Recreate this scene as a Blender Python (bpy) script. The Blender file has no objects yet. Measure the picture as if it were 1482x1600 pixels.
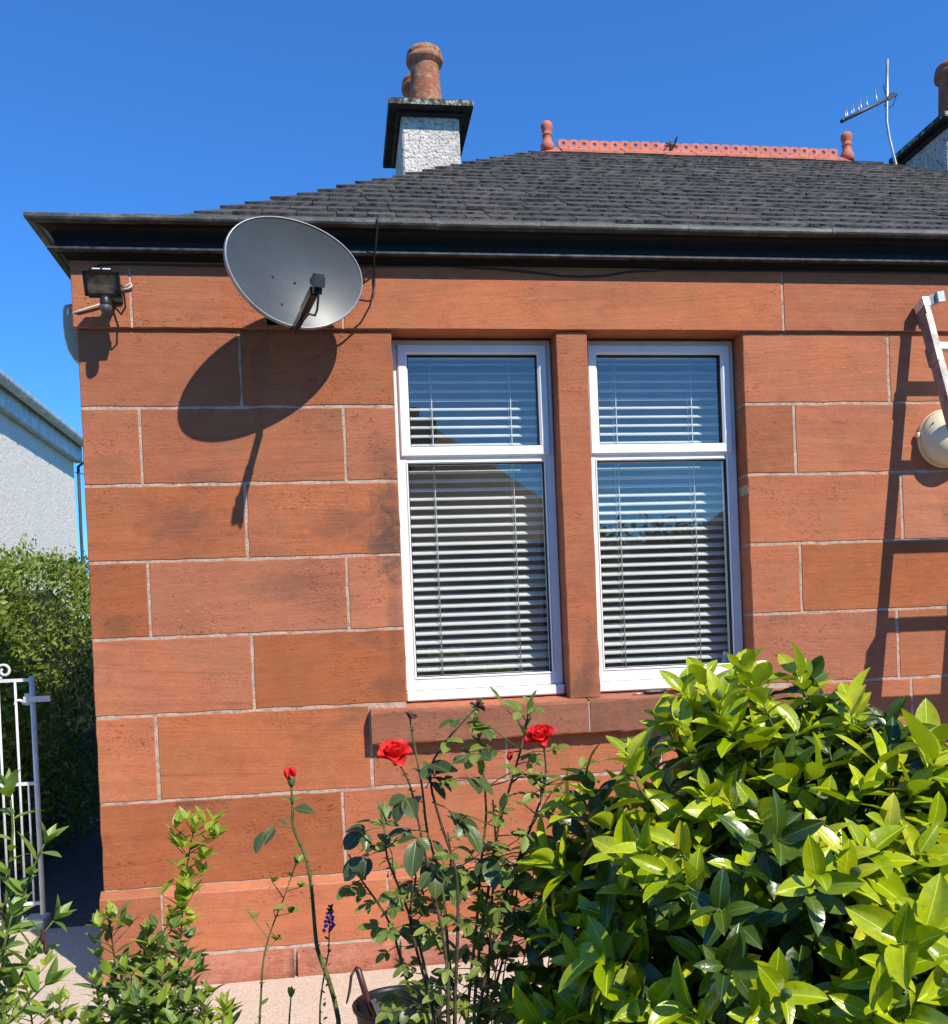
import bpy, math, random
from mathutils import Vector, Matrix

random.seed(7)
R = math.radians
scene = bpy.context.scene
COL = scene.collection

# ------------------------------------------------------------------ camera, sky, sun, exposure
cam_data = bpy.data.cameras.new("camera")
cam_data.sensor_fit = 'HORIZONTAL'
cam_data.sensor_width = 36.0
cam_data.lens = 35.96
cam_data.shift_y = 0.1503
cam_data.clip_start = 0.05
cam_data.clip_end = 2000.0
cam = bpy.data.objects.new("camera", cam_data)
COL.objects.link(cam)
YAW, PITCH, ROLL = 0.139465, -0.015532, -0.041224
fw = Vector((math.sin(YAW) * math.cos(PITCH), math.cos(YAW) * math.cos(PITCH), math.sin(PITCH)))
rt = Vector((math.cos(YAW), -math.sin(YAW), 0))
up = rt.cross(fw)
r2 = rt * math.cos(ROLL) + up * math.sin(ROLL)
u2 = up * math.cos(ROLL) - rt * math.sin(ROLL)
M = Matrix((r2, u2, -fw)).transposed().to_4x4()
M.translation = (0.0, -4.2, 1.4267)
cam.matrix_world = M
scene.camera = cam

SUN = Vector((0.62, -1.0, 1.215)).normalized()      # towards the sun
elev = math.asin(SUN.z)
world = bpy.data.worlds.new("World")
scene.world = world
world.use_nodes = True
wn = world.node_tree.nodes
wn.clear()
w_out = wn.new("ShaderNodeOutputWorld")
w_bg = wn.new("ShaderNodeBackground")
w_sky = wn.new("ShaderNodeTexSky")
w_sky.sky_type = 'NISHITA'
w_sky.sun_disc = False
w_sky.sun_elevation = elev
w_sky.sun_rotation = math.atan2(SUN.x, SUN.y)
w_sky.altitude = 50
w_sky.air_density = 1.0
w_sky.dust_density = 0.0
w_sky.ozone_density = 10.0
w_bg.inputs["Strength"].default_value = 0.15
w_tint = wn.new("ShaderNodeMix"); w_tint.data_type = 'RGBA'; w_tint.blend_type = 'MULTIPLY'
w_tint.inputs[0].default_value = 1.0
w_tint.inputs[7].default_value = (0.47, 0.88, 1.17, 1)          # the deep blue of this clear day
world.node_tree.links.new(w_sky.outputs[0], w_tint.inputs[6])
world.node_tree.links.new(w_tint.outputs[2], w_bg.inputs["Color"])
world.node_tree.links.new(w_bg.outputs[0], w_out.inputs["Surface"])

sun_data = bpy.data.lights.new("sun", 'SUN')
sun_data.energy = 5.0
sun_data.angle = R(0.53)
sun_data.color = (1.0, 0.93, 0.80)
sun = bpy.data.objects.new("sun", sun_data)
COL.objects.link(sun)
sun.rotation_euler = (-SUN).to_track_quat('-Z', 'Y').to_euler()
sun.location = SUN * 30

scene.view_settings.view_transform = 'Standard'
scene.view_settings.look = 'None'
scene.view_settings.gamma = 1.0
scene.view_settings.exposure = 0.36
scene.view_settings.use_curve_mapping = False
scene.cycles.max_bounces = 8
scene.cycles.transparent_max_bounces = 12


# ------------------------------------------------------------------ helpers
def tag(o, label=None, cat=None, group=None, kind=None):
    if label: o["label"] = label
    if cat: o["category"] = cat
    if group: o["group"] = group
    if kind: o["kind"] = kind
    return o


def empty(name, loc=(0, 0, 0), parent=None):
    o = bpy.data.objects.new(name, None)
    COL.objects.link(o)
    o.location = Vector(loc) - (WORLD_LOC[parent.name] if parent else Vector((0, 0, 0)))
    o.empty_display_size = 0.1
    if parent: o.parent = parent
    WORLD_LOC[o.name] = Vector(loc)
    return o


WORLD_LOC = {}


def link_mesh(name, me, parent=None, loc=None, mat4=None):
    """mesh data in world axes; loc = world location of the object's origin"""
    o = bpy.data.objects.new(name, me)
    COL.objects.link(o)
    base = WORLD_LOC[parent.name] if parent else Vector((0, 0, 0))
    if parent: o.parent = parent
    if mat4 is not None:
        m = mat4.copy()
        WORLD_LOC[o.name] = m.translation.copy()
        m.translation = m.translation - base
        o.matrix_basis = m
    else:
        L = Vector(loc) if loc is not None else Vector((0, 0, 0))
        o.location = L - base
        WORLD_LOC[o.name] = L
    return o


class MB:
    def __init__(self):
        self.v, self.f, self.sm, self.mi = [], [], [], []

    def add(self, vs, fs, smooth=False, mi=0):
        b = len(self.v)
        self.v.extend([tuple(x) for x in vs])
        for f in fs:
            self.f.append([b + i for i in f]); self.sm.append(smooth); self.mi.append(mi)
        return self

    def box(self, x0, x1, y0, y1, z0, z1, mi=0):
        vs = [(x0, y0, z0), (x1, y0, z0), (x1, y1, z0), (x0, y1, z0), (x0, y0, z1), (x1, y0, z1), (x1, y1, z1), (x0, y1, z1)]
        return self.add(vs, [(0, 3, 2, 1), (4, 5, 6, 7), (0, 1, 5, 4), (1, 2, 6, 5), (2, 3, 7, 6), (3, 0, 4, 7)], False, mi)

    def bbox(self, x0, x1, y0, y1, z0, z1, b=0.004, mi=0):
        """box with chamfered edges"""
        vs, idx = [], {}
        xs, ys, zs = (x0, x1), (y0, y1), (z0, z1)
        for i in (0, 1):
            for j in (0, 1):
                for k in (0, 1):
                    sx, sy, sz = (1, -1)[i], (1, -1)[j], (1, -1)[k]
                    for a in range(3):
                        p = [xs[i] + sx * b, ys[j] + sy * b, zs[k] + sz * b]
                        p[a] = (xs[i], ys[j], zs[k])[a]
                        idx[(i, j, k, a)] = len(vs); vs.append(p)
        fs = []
        for a in range(3):
            for s in (0, 1):
                q = []
                for (m, n) in ((0, 0), (1, 0), (1, 1), (0, 1)):
                    t = [0, 0, 0]; t[a] = s; t[(a + 1) % 3] = m; t[(a + 2) % 3] = n
                    q.append(idx[(*t, a)])
                fs.append(q if s else q[::-1])
        for a in range(3):
            b1, c1 = (a + 1) % 3, (a + 2) % 3
            for m in (0, 1):
                for n in (0, 1):
                    t0 = [0, 0, 0]; t1 = [0, 0, 0]
                    t0[b1] = t1[b1] = m; t0[c1] = t1[c1] = n; t0[a] = 0; t1[a] = 1
                    q = [idx[(*t0, b1)], idx[(*t1, b1)], idx[(*t1, c1)], idx[(*t0, c1)]]
                    fs.append(q if (m + n) % 2 == 0 else q[::-1])
        for i in (0, 1):
            for j in (0, 1):
                for k in (0, 1):
                    q = [idx[(i, j, k, a)] for a in range(3)]
                    fs.append(q if (i + j + k) % 2 == 1 else q[::-1])
        return self.add(vs, fs, False, mi)

    def obox(self, c, ax, ay, az, sx, sy, sz, mi=0):
        c, ax, ay, az = Vector(c), Vector(ax), Vector(ay), Vector(az)
        vs = []
        for k in (-1, 1):
            for (i, j) in ((-1, -1), (1, -1), (1, 1), (-1, 1)):
                vs.append(c + ax * (i * sx / 2) + ay * (j * sy / 2) + az * (k * sz / 2))
        return self.add(vs, [(0, 3, 2, 1), (4, 5, 6, 7), (0, 1, 5, 4), (1, 2, 6, 5), (2, 3, 7, 6), (3, 0, 4, 7)], False, mi)

    def bar(self, p, q, w, d, side=(1, 0, 0), mi=0):
        p, q = Vector(p), Vector(q)
        az = (q - p).normalized()
        ax = (Vector(side) - az * az.dot(Vector(side))).normalized()
        return self.obox((p + q) / 2, ax, az.cross(ax), az, w, d, (q - p).length, mi)

    def tube(self, pts, rad, n=8, caps=True, mi=0):
        pts = [Vector(p) for p in pts]
        if not hasattr(rad, '__len__'): rad = [rad] * len(pts)
        t0 = (pts[1] - pts[0]).normalized()
        ref = Vector((0, 0, 1)) if abs(t0.z) < 0.9 else Vector((1, 0, 0))
        nx = t0.cross(ref).normalized()
        vs = []
        for i, p in enumerate(pts):
            a = pts[max(0, i - 1)]; b = pts[min(len(pts) - 1, i + 1)]
            t = (b - a).normalized()
            nx = (nx - t * nx.dot(t)).normalized()
            ny = t.cross(nx)
            for k in range(n):
                an = 2 * math.pi * k / n
                vs.append(p + (nx * math.cos(an) + ny * math.sin(an)) * rad[i])
        fs = []
        for i in range(len(pts) - 1):
            for k in range(n):
                fs.append((i * n + k, i * n + (k + 1) % n, (i + 1) * n + (k + 1) % n, (i + 1) * n + k))
        self.add(vs, fs, True, mi)
        if caps:
            b = len(self.v) - len(vs)
            self.f.append([b + k for k in range(n)][::-1]); self.sm.append(False); self.mi.append(mi)
            e = b + (len(pts) - 1) * n
            self.f.append([e + k for k in range(n)]); self.sm.append(False); self.mi.append(mi)
        return self

    def lathe(self, prof, c=(0, 0, 0), n=20, axis=(0, 0, 1), caps=True, mi=0, smooth=True):
        c = Vector(c); az = Vector(axis).normalized()
        ref = Vector((1, 0, 0)) if abs(az.x) < 0.9 else Vector((0, 1, 0))
        ax = (ref - az * az.dot(ref)).normalized(); ay = az.cross(ax)
        vs = []
        for (r, h) in prof:
            for k in range(n):
                an = 2 * math.pi * k / n
                vs.append(c + az * h + (ax * math.cos(an) + ay * math.sin(an)) * r)
        fs = []
        for i in range(len(prof) - 1):
            for k in range(n):
                fs.append((i * n + k, i * n + (k + 1) % n, (i + 1) * n + (k + 1) % n, (i + 1) * n + k))
        self.add(vs, fs, smooth, mi)
        if caps:
            b = len(self.v) - len(vs)
            self.f.append([b + k for k in range(n)][::-1]); self.sm.append(False); self.mi.append(mi)
            e = b + (len(prof) - 1) * n
            self.f.append([e + k for k in range(n)]); self.sm.append(False); self.mi.append(mi)
        return self

    def sweep(self, prof, path, mi=0, smooth=False, close=True):
        """prof: list of (out, z); path: list of (point xy, outward xy)"""
        n = len(prof); vs = []
        for (px, py), (ox, oy) in path:
            for (o, z) in prof:
                vs.append((px + ox * o, py + oy * o, z))
        fs = []
        m = n if close else n - 1
        for i in range(len(path) - 1):
            for k in range(m):
                fs.append((i * n + k, (i + 1) * n + k, (i + 1) * n + (k + 1) % n, i * n + (k + 1) % n))
        if close:
            fs.append(tuple(range(n))); e = (len(path) - 1) * n
            fs.append(tuple(e + k for k in range(n))[::-1])
        return self.add(vs, fs, smooth, mi)

    def mesh(self, name, mats, origin=(0, 0, 0)):
        me = bpy.data.meshes.new(name)
        o = Vector(origin)
        me.from_pydata([(x - o.x, y - o.y, z - o.z) for (x, y, z) in self.v], [], self.f)
        me.polygons.foreach_set("use_smooth", self.sm)
        if not isinstance(mats, (list, tuple)): mats = [mats]
        for m in mats: me.materials.append(m)
        if len(mats) > 1: me.polygons.foreach_set("material_index", self.mi)
        me.update()
        return me

    def build(self, name, mats, parent=None, origin=None):
        if origin is None:
            origin = WORLD_LOC[parent.name] if parent else (0, 0, 0)
        return link_mesh(name, self.mesh(name, mats, origin), parent, origin)


# ------------------------------------------------------------------ materials
class NT:
    def __init__(self, name):
        self.m = bpy.data.materials.new(name)
        self.m.use_nodes = True
        self.t = self.m.node_tree
        self.t.nodes.clear()
        self.out = self.n("ShaderNodeOutputMaterial")

    def n(self, typ, **kw):
        nd = self.t.nodes.new(typ)
        for k, v in kw.items(): setattr(nd, k, v)
        return nd

    def l(self, a, b): self.t.links.new(a, b)

    def val(self, sock, v):
        if isinstance(v, bpy.types.NodeSocket): self.l(v, sock)
        elif v is not None:
            if hasattr(v, '__len__') and len(v) == 3 and len(sock.default_value) == 4: v = (*v, 1)
            sock.default_value = v

    def coord(self, kind="Object"):
        return self.n("ShaderNodeTexCoord").outputs[kind]

    def pos(self): return self.n("ShaderNodeNewGeometry").outputs["Position"]

    def rnd(self): return self.n("ShaderNodeObjectInfo").outputs["Random"]

    def island(self): return self.n("ShaderNodeNewGeometry").outputs["Random Per Island"]

    def math(self, op, a, b=None, clamp=False):
        nd = self.n("ShaderNodeMath", operation=op, use_clamp=clamp)
        self.val(nd.inputs[0], a)
        if b is not None: self.val(nd.inputs[1], b)
        return nd.outputs[0]

    def vmath(self, op, a, b=None):
        nd = self.n("ShaderNodeVectorMath", operation=op)
        self.val(nd.inputs[0], a)
        if b is not None: self.val(nd.inputs[1], b)
        return nd.outputs["Value"] if op in ("DISTANCE", "LENGTH", "DOT_PRODUCT") else nd.outputs[0]

    def mapping(self, v, scale=(1, 1, 1), loc=(0, 0, 0), rot=(0, 0, 0)):
        nd = self.n("ShaderNodeMapping")
        self.l(v, nd.inputs[0])
        self.val(nd.inputs["Location"], loc)
        nd.inputs["Rotation"].default_value = rot
        nd.inputs["Scale"].default_value = scale
        return nd.outputs[0]

    def noise(self, v, scale=5, detail=4, rough=0.55, dist=0.0):
        nd = self.n("ShaderNodeTexNoise")
        self.l(v, nd.inputs["Vector"])
        nd.inputs["Scale"].default_value = scale
        nd.inputs["Detail"].default_value = detail
        nd.inputs["Roughness"].default_value = rough
        nd.inputs["Distortion"].default_value = dist
        return nd.outputs[0]

    def voronoi(self, v, scale=5, feature='F1', out=0):
        nd = self.n("ShaderNodeTexVoronoi", feature=feature)
        self.l(v, nd.inputs["Vector"]); nd.inputs["Scale"].default_value = scale
        return nd.outputs[out]

    def ramp(self, f, stops, interp='LINEAR'):
        nd = self.n("ShaderNodeValToRGB")
        nd.color_ramp.interpolation = interp
        e = nd.color_ramp.elements
        while len(e) < len(stops): e.new(0.5)
        for i, (p, c) in enumerate(stops):
            e[i].position = p
            e[i].color = (*c, 1) if hasattr(c, '__len__') else (c, c, c, 1)
        self.val(nd.inputs[0], f)
        return nd.outputs[0]

    def mix(self, f, a, b, blend='MIX'):
        nd = self.n("ShaderNodeMix", data_type='RGBA', blend_type=blend)
        self.val(nd.inputs[0], f); self.val(nd.inputs[6], a); self.val(nd.inputs[7], b)
        return nd.outputs[2]

    def bump(self, h, strength=0.3, dist=0.01, normal=None):
        nd = self.n("ShaderNodeBump")
        nd.inputs["Strength"].default_value = strength
        nd.inputs["Distance"].default_value = dist
        self.l(h, nd.inputs["Height"])
        if normal is not None: self.l(normal, nd.inputs["Normal"])
        return nd.outputs[0]

    def bsdf(self, color=None, rough=0.6, metal=0.0, normal=None, spec=0.5, coat=0.0):
        nd = self.n("ShaderNodeBsdfPrincipled")
        self.val(nd.inputs["Base Color"], color)
        self.val(nd.inputs["Roughness"], rough)
        self.val(nd.inputs["Metallic"], metal)
        self.val(nd.inputs["Specular IOR Level"], spec)
        if coat:
            nd.inputs["Coat Weight"].default_value = coat
            nd.inputs["Coat Roughness"].default_value = 0.15
        if normal is not None: self.l(normal, nd.inputs["Normal"])
        return nd.outputs[0]

    def done(self, shader):
        self.l(shader, self.out.inputs["Surface"])
        return self.m


def simple(name, color, rough=0.6, metal=0.0, spec=0.5, bump=0.0, bscale=60, vary=0.12, nscale=8, coat=0.0):
    t = NT(name)
    c = t.coord()
    n = t.noise(c, nscale, 5)
    dark = tuple(x * (1 - vary * 2) for x in color); lite = tuple(min(1, x * (1 + vary)) for x in color)
    col = t.ramp(n, [(0.3, dark), (0.7, lite)])
    nrm = t.bump(t.noise(c, bscale, 3), bump, 0.004) if bump else None
    rg = t.ramp(t.noise(c, nscale * 1.7, 3), [(0.3, max(0.02, rough - 0.08)), (0.7, min(1, rough + 0.1))])
    return t.done(t.bsdf(col, rg, metal, nrm, spec, coat))


def sandstone(name, c_hi, c_mid, c_lo, soot=0.5, stains=()):
    t = NT(name)
    obj = t.coord()
    rnd = t.rnd()
    off = t.n("ShaderNodeCombineXYZ")
    t.l(t.math('MULTIPLY', rnd, 37.0), off.inputs[0]); t.l(t.math('MULTIPLY', rnd, 91.0), off.inputs[1]); t.l(t.math('MULTIPLY', rnd, 53.0), off.inputs[2])
    v = t.vmath('ADD', obj, off.outputs[0])
    # tilt the bedding a little, differently in every block
    tilt = t.math('MULTIPLY', t.math('SUBTRACT', t.math('FRACT', t.math('MULTIPLY', rnd, 17.3)), 0.5), 0.16)
    sep = t.n("ShaderNodeSeparateXYZ"); t.l(v, sep.inputs[0])
    com = t.n("ShaderNodeCombineXYZ")
    t.l(sep.outputs[0], com.inputs[0]); t.l(sep.outputs[1], com.inputs[1])
    warp = t.math('MULTIPLY', t.noise(v, 1.6, 2), 0.022)
    zz = t.math('ADD', t.math('ADD', sep.outputs[2], t.math('MULTIPLY', sep.outputs[0], tilt)), warp)
    t.l(zz, com.inputs[2])
    vb = com.outputs[0]
    bed = t.noise(t.mapping(vb, (1.4, 1.4, 26)), 1.0, 6, 0.66)
    fine = t.noise(t.mapping(vb, (9, 9, 95)), 1.0, 5, 0.66)
    grain = t.noise(v, 150, 3, 0.7)
    mott = t.noise(t.mapping(v, (1, 1, 1.5)), 15, 6, 0.68, 0.3)
    blot = t.noise(v, 3.6, 6, 0.66, 0.5)
    f = t.math('ADD', t.math('ADD', t.math('MULTIPLY', bed, 0.27), t.math('MULTIPLY', fine, 0.16)), t.math('ADD', t.math('MULTIPLY', blot, 0.32), t.math('MULTIPLY', mott, 0.27)))
    col = t.ramp(f, [(0.37, c_lo), (0.48, c_mid), (0.58, c_hi), (0.70, tuple(x * 1.10 for x in c_hi))])
    # tan patches where the red has washed out, red ones where the face has flaked
    tan = t.noise(v, 4.4, 5, 0.62, 0.4)
    col = t.mix(t.ramp(tan, [(0.50, 0.0), (0.68, 0.55)]), col, (c_mid[0] * 0.84, c_mid[1] * 1.18, c_mid[2] * 1.18))
    col = t.mix(t.ramp(tan, [(0.32, 0.45), (0.46, 0.0)]), col, (c_hi[0] * 1.06, c_hi[1] * 0.86, c_hi[2] * 0.76))
    # a few thin darker bedding seams
    seam = t.noise(t.mapping(vb, (0.9, 0.9, 48), (3, 1, 9)), 1.0, 2, 0.5)
    col = t.mix(t.ramp(seam, [(0.68, 0.0), (0.73, 0.34)]), col, tuple(x * 0.55 for x in c_lo))
    # grain
    col = t.mix(0.24, col, t.ramp(grain, [(0.35, tuple(x * 0.62 for x in c_mid)), (0.65, tuple(min(1, x * 1.25) for x in c_hi))]), 'MIX')
    # soft grime blotches
    gr = t.noise(t.mapping(v, (1.0, 1.0, 1.6)), 2.6, 7, 0.72, 0.3)
    col = t.mix(t.math('MULTIPLY', t.ramp(gr, [(0.55, 0.0), (0.80, 1.0)]), soot), col, (0.135, 0.075, 0.05))
    # flaking and tooling scars: short ragged chips, thick on some blocks and missing on others
    scar = t.noise(t.mapping(v, (34, 34, 62), (0, 0, 0), (0, 0.35, 0)), 1.0, 3, 0.6, 1.6)
    some = t.math('MULTIPLY', t.math('FRACT', t.math('MULTIPLY', rnd, 29.0)), 0.13)
    sm = t.math('ADD', t.noise(v, 4.0, 3), some)
    smask = t.math('MULTIPLY', t.ramp(scar, [(0.60, 0.0), (0.66, 0.55)]), t.ramp(sm, [(0.54, 0.0), (0.66, 1.0)]))
    col = t.mix(smask, col, tuple(min(1, x * 1.22 + 0.015) for x in c_hi))
    dark = t.math('MULTIPLY', t.ramp(scar, [(0.31, 0.6), (0.38, 0.0)]), t.ramp(sm, [(0.54, 0.0), (0.66, 1.0)]))
    col = t.mix(dark, col, tuple(x * 0.6 for x in c_lo))
    # scattered pits
    pit = t.voronoi(v, 26, 'F1', 0)
    pm_ = t.math('MULTIPLY', t.ramp(pit, [(0.06, 0.8), (0.10, 0.0)]), t.ramp(t.noise(v, 7, 2), [(0.60, 0.0), (0.66, 1.0)]))
    col = t.mix(pm_, col, tuple(x * 0.35 for x in c_lo))
    # dirt stains with a place of their own on the wall
    P = t.pos()
    for (x, z, sx, sz, k) in stains:
        d = t.vmath('LENGTH', t.vmath('MULTIPLY', t.vmath('SUBTRACT', P, (x, 0, z)), (1 / sx, 0, 1 / sz)))
        e = t.math('ADD', d, t.math('MULTIPLY', t.math('SUBTRACT', t.noise(P, 11, 8, 0.75, 0.6), 0.5), 2.6))
        col = t.mix(t.ramp(e, [(0.25, k * 0.95), (1.2, 0.0)]), col, (0.11, 0.062, 0.045))
    hsv = t.n("ShaderNodeHueSaturation")
    t.l(col, hsv.inputs["Color"])
    t.l(t.math('ADD', t.math('MULTIPLY', rnd, 0.32), 0.82), hsv.inputs["Value"])
    t.l(t.math('ADD', t.math('MULTIPLY', t.math('FRACT', t.math('MULTIPLY', rnd, 7.7)), 0.10), 0.95), hsv.inputs["Saturation"])
    h = t.math('ADD', t.math('ADD', t.math('MULTIPLY', bed, 0.55), t.math('MULTIPLY', fine, 0.3)), t.math('ADD', t.math('ADD', t.math('MULTIPLY', grain, 0.16), t.math('MULTIPLY', mott, 0.5)), t.math('SUBTRACT', t.math('MULTIPLY', smask, 0.6), t.math('ADD', dark, pm_))))
    n1 = t.bump(h, 0.8, 0.006)
    return t.done(t.bsdf(hsv.outputs[0], 0.88, 0, n1, 0.25))


S_HI, S_MID, S_LO = (0.445, 0.152, 0.071), (0.370, 0.122, 0.057), (0.265, 0.088, 0.044)
STAINS = [(0.235, 1.93, 0.10, 0.25, 1.0), (0.02, 1.96, 0.22, 0.11, 0.45), (-0.66, 1.98, 0.20, 0.13, 0.5), (-0.55, 2.17, 0.16, 0.06, 0.4),
          (-0.18, 1.69, 0.22, 0.09, 0.4), (0.24, 1.57, 0.05, 0.30, 0.45), (-0.93, 1.55, 0.12, 0.07, 0.4), (-0.66, 0.775, 0.17, 0.028, 0.65),
          (1.09, 1.2, 0.10, 0.12, 0.6), (1.12, 1.32, 0.05, 0.18, 0.4), (-0.95, 2.22, 0.11, 0.08, 0.3), (0.22, 2.25, 0.10, 0.12, 0.35), (2.95, 1.93, 0.09, 0.12, 0.45),
          (0.33, 2.94, 0.30, 0.12, 0.18), (1.2, 2.98, 0.5, 0.1, 0.2), (0.2, 1.24, 0.12, 0.08, 0.35)]
m_stone = sandstone("red_sandstone", S_HI, S_MID, S_LO, 0.62, STAINS)
m_sillstone = sandstone("weathered_sandstone", (0.31, 0.118, 0.064), (0.24, 0.092, 0.052), (0.165, 0.064, 0.040), 0.6)
m_base = sandstone("rough_base_sandstone", (0.47, 0.21, 0.14), (0.33, 0.115, 0.07), (0.17, 0.06, 0.038), 0.8)


def mortar():
    t = NT("lime_mortar")
    v = t.coord()
    col = t.ramp(t.noise(v, 22, 6, 0.7), [(0.3, (0.25, 0.16, 0.12)), (0.48, (0.43, 0.32, 0.25)), (0.7, (0.56, 0.45, 0.36))])
    return t.done(t.bsdf(col, 0.95, 0, t.bump(t.noise(v, 110, 4), 0.8, 0.006), 0.2))


m_mortar = mortar()


def slate_mat():
    t = NT("slate")
    v = t.coord()
    r = t.island()
    c1 = t.ramp(r, [(0.0, (0.062, 0.056, 0.053)), (0.35, (0.10, 0.090, 0.084)), (0.6, (0.080, 0.073, 0.072)), (0.85, (0.135, 0.118, 0.108)), (1.0, (0.17, 0.15, 0.135))], 'CONSTANT')
    c2 = t.ramp(t.rnd(), [(0.0, (0.062, 0.056, 0.053)), (0.3, (0.10, 0.09, 0.084)), (0.55, (0.08, 0.074, 0.073)), (0.8, (0.13, 0.114, 0.105)), (0.95, (0.18, 0.16, 0.145))], 'CONSTANT')
    col = t.mix(1.0, t.mix(0.5, c1, c2), (0.60, 0.59, 0.54), 'MULTIPLY')
    n = t.noise(v, 30, 5, 0.7)
    col = t.mix(0.55, col, t.ramp(n, [(0.3, 0.5), (0.7, 1.5)]), 'MULTIPLY')
    li = t.noise(v, 14, 4, 0.7)
    col = t.mix(t.ramp(li, [(0.66, 0.0), (0.72, 0.55)]), col, (0.24, 0.225, 0.19))
    return t.done(t.bsdf(col, 0.62, 0, t.bump(t.noise(v, 60, 4), 0.6, 0.006), 0.45))


m_slate = slate_mat()
m_black = simple("black_paint", (0.008, 0.008, 0.010), 0.55, spec=0.22, bump=0.1, bscale=30)
m_bead = simple("dark_grey_paint", (0.055, 0.055, 0.06), 0.4, vary=0.45, nscale=25)  # paler and blotchier than the cornice's black


def lip_mat():
    t = NT("weathered_lead")
    v = t.coord()
    c = t.ramp(t.noise(t.mapping(v, (7, 7, 20)), 1, 6, 0.7), [(0.36, (0.018, 0.021, 0.022)), (0.52, (0.045, 0.05, 0.048)), (0.66, (0.13, 0.135, 0.125)), (0.76, (0.36, 0.35, 0.31))])
    return t.done(t.bsdf(c, 0.6, 0, t.bump(t.noise(v, 50, 4), 0.5, 0.005)))


m_lip = lip_mat()
m_terra = simple("terracotta", (0.52, 0.155, 0.095), 0.75, bump=0.3, bscale=80, vary=0.14, nscale=14)


def pot_mat(name="weathered_pot", lich=0.5):
    t = NT(name)
    v = t.coord()
    c = t.ramp(t.noise(v, 9, 6, 0.7), [(0.3, (0.20, 0.062, 0.035)), (0.55, (0.33, 0.115, 0.07)), (0.75, (0.42, 0.22, 0.15))])
    c = t.mix(t.ramp(t.noise(v, 22, 4, 0.7), [(lich, 0.0), (lich + 0.12, 0.75)]), c, (0.36, 0.29, 0.13))
    c = t.mix(t.ramp(t.noise(v, 6, 5, 0.7), [(0.56, 0.0), (0.66, 0.55)]), c, (0.09, 0.075, 0.05))
    return t.done(t.bsdf(c, 0.85, 0, t.bump(t.noise(v, 70, 4), 0.5, 0.006), 0.3))


m_pot = pot_mat()
m_pot_red = pot_mat("red_pot", 0.66)


def roughcast(name, hi, lo, scale=38, s=1.0, dark=0.85):
    t = NT(name)
    v = t.coord()
    d = t.voronoi(t.vmath('ADD', v, t.vmath('MULTIPLY', t.n("ShaderNodeTexNoise").outputs[1], (0.01, 0.01, 0.01))), scale * 1.6, 'F1')
    n = t.noise(v, scale * 1.3, 5, 0.75)
    h = t.math('ADD', t.math('MULTIPLY', d, -0.6), n)
    big = t.noise(v, 4.5, 6, 0.75)
    c = t.mix(t.ramp(big, [(0.42, 0.0), (0.72, 0.6)]), hi, lo)
    crev = t.math('MULTIPLY', t.ramp(n, [(0.36, 0.9), (0.50, 0.0)]), dark)
    c = t.mix(crev, c, tuple(x * 0.5 for x in lo))
    return t.done(t.bsdf(c, 0.9, 0, t.bump(h, 0.7 * s, 0.012), 0.2))


m_harl = roughcast("white_roughcast", (0.74, 0.68, 0.61), (0.27, 0.245, 0.22), 34, 1.4, 1.0)
m_harl_far = roughcast("pale_roughcast", (0.78, 0.73, 0.64), (0.60, 0.56, 0.49), 16, 0.7, 0.25)
m_cap = simple("lichened_cope_stone", (0.018, 0.019, 0.019), 0.85, vary=0.4, nscale=12, bump=0.4, bscale=50)


def cap_edge():
    t = NT("lichened_cope_edge")
    v = t.coord()
    c = t.ramp(t.noise(v, 22, 6, 0.75), [(0.38, (0.012, 0.014, 0.012)), (0.5, (0.05, 0.055, 0.045)), (0.6, (0.33, 0.34, 0.28)), (0.75, (0.5, 0.42, 0.3))])
    return t.done(t.bsdf(c, 0.9, 0, t.bump(t.noise(v, 60, 3), 0.6, 0.006)))


m_cap_edge = cap_edge()
m_pvc = simple("white_pvc", (0.80, 0.80, 0.79), 0.28, vary=0.02, spec=0.5)
m_gasket = simple("black_gasket", (0.012, 0.012, 0.012), 0.5)
m_slat = simple("white_blind_slat", (0.84, 0.84, 0.82), 0.4, vary=0.03)
m_cord = simple("white_cord", (0.62, 0.62, 0.60), 0.7)
m_room = simple("room_paint", (0.30, 0.295, 0.28), 0.9)


def glass_mat():
    t = NT("window_glass")
    v = t.coord()
    nrm = t.bump(t.noise(v, 1.6, 1), 0.012, 0.05)
    geo = t.n("ShaderNodeNewGeometry")
    cosi = t.math('ABSOLUTE', t.vmath('DOT_PRODUCT', geo.outputs["Incoming"], geo.outputs["Normal"]))
    schlick = t.math('ADD', 0.043, t.math('MULTIPLY', t.math('POWER', t.math('SUBTRACT', 1.0, cosi), 5.0), 0.957))
    f = t.math('MULTIPLY', schlick, 3.5, True)      # four glass faces of a double-glazed unit
    tr = t.n("ShaderNodeBsdfTransparent"); tr.inputs[0].default_value = (0.90, 0.93, 0.92, 1)
    gl = t.n("ShaderNodeBsdfGlossy"); gl.inputs["Roughness"].default_value = 0.0; gl.inputs[0].default_value = (1.0, 0.92, 0.78, 1)
    t.l(nrm, gl.inputs["Normal"])
    mx = t.n("ShaderNodeMixShader")
    t.l(f, mx.inputs[0]); t.l(tr.outputs[0], mx.inputs[1]); t.l(gl.outputs[0], mx.inputs[2])
    df = t.n("ShaderNodeBsdfDiffuse"); df.inputs[0].default_value = (0.75, 0.78, 0.80, 1)
    mx2 = t.n("ShaderNodeMixShader")
    t.l(t.ramp(t.noise(v, 3.5, 6, 0.7), [(0.3, 0.008), (0.75, 0.03)]), mx2.inputs[0])      # pale film laid over the pane as a hazy veil
    t.l(mx.outputs[0], mx2.inputs[1]); t.l(df.outputs[0], mx2.inputs[2])
    return t.done(mx2.outputs[0])


m_glass = glass_mat()


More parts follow.
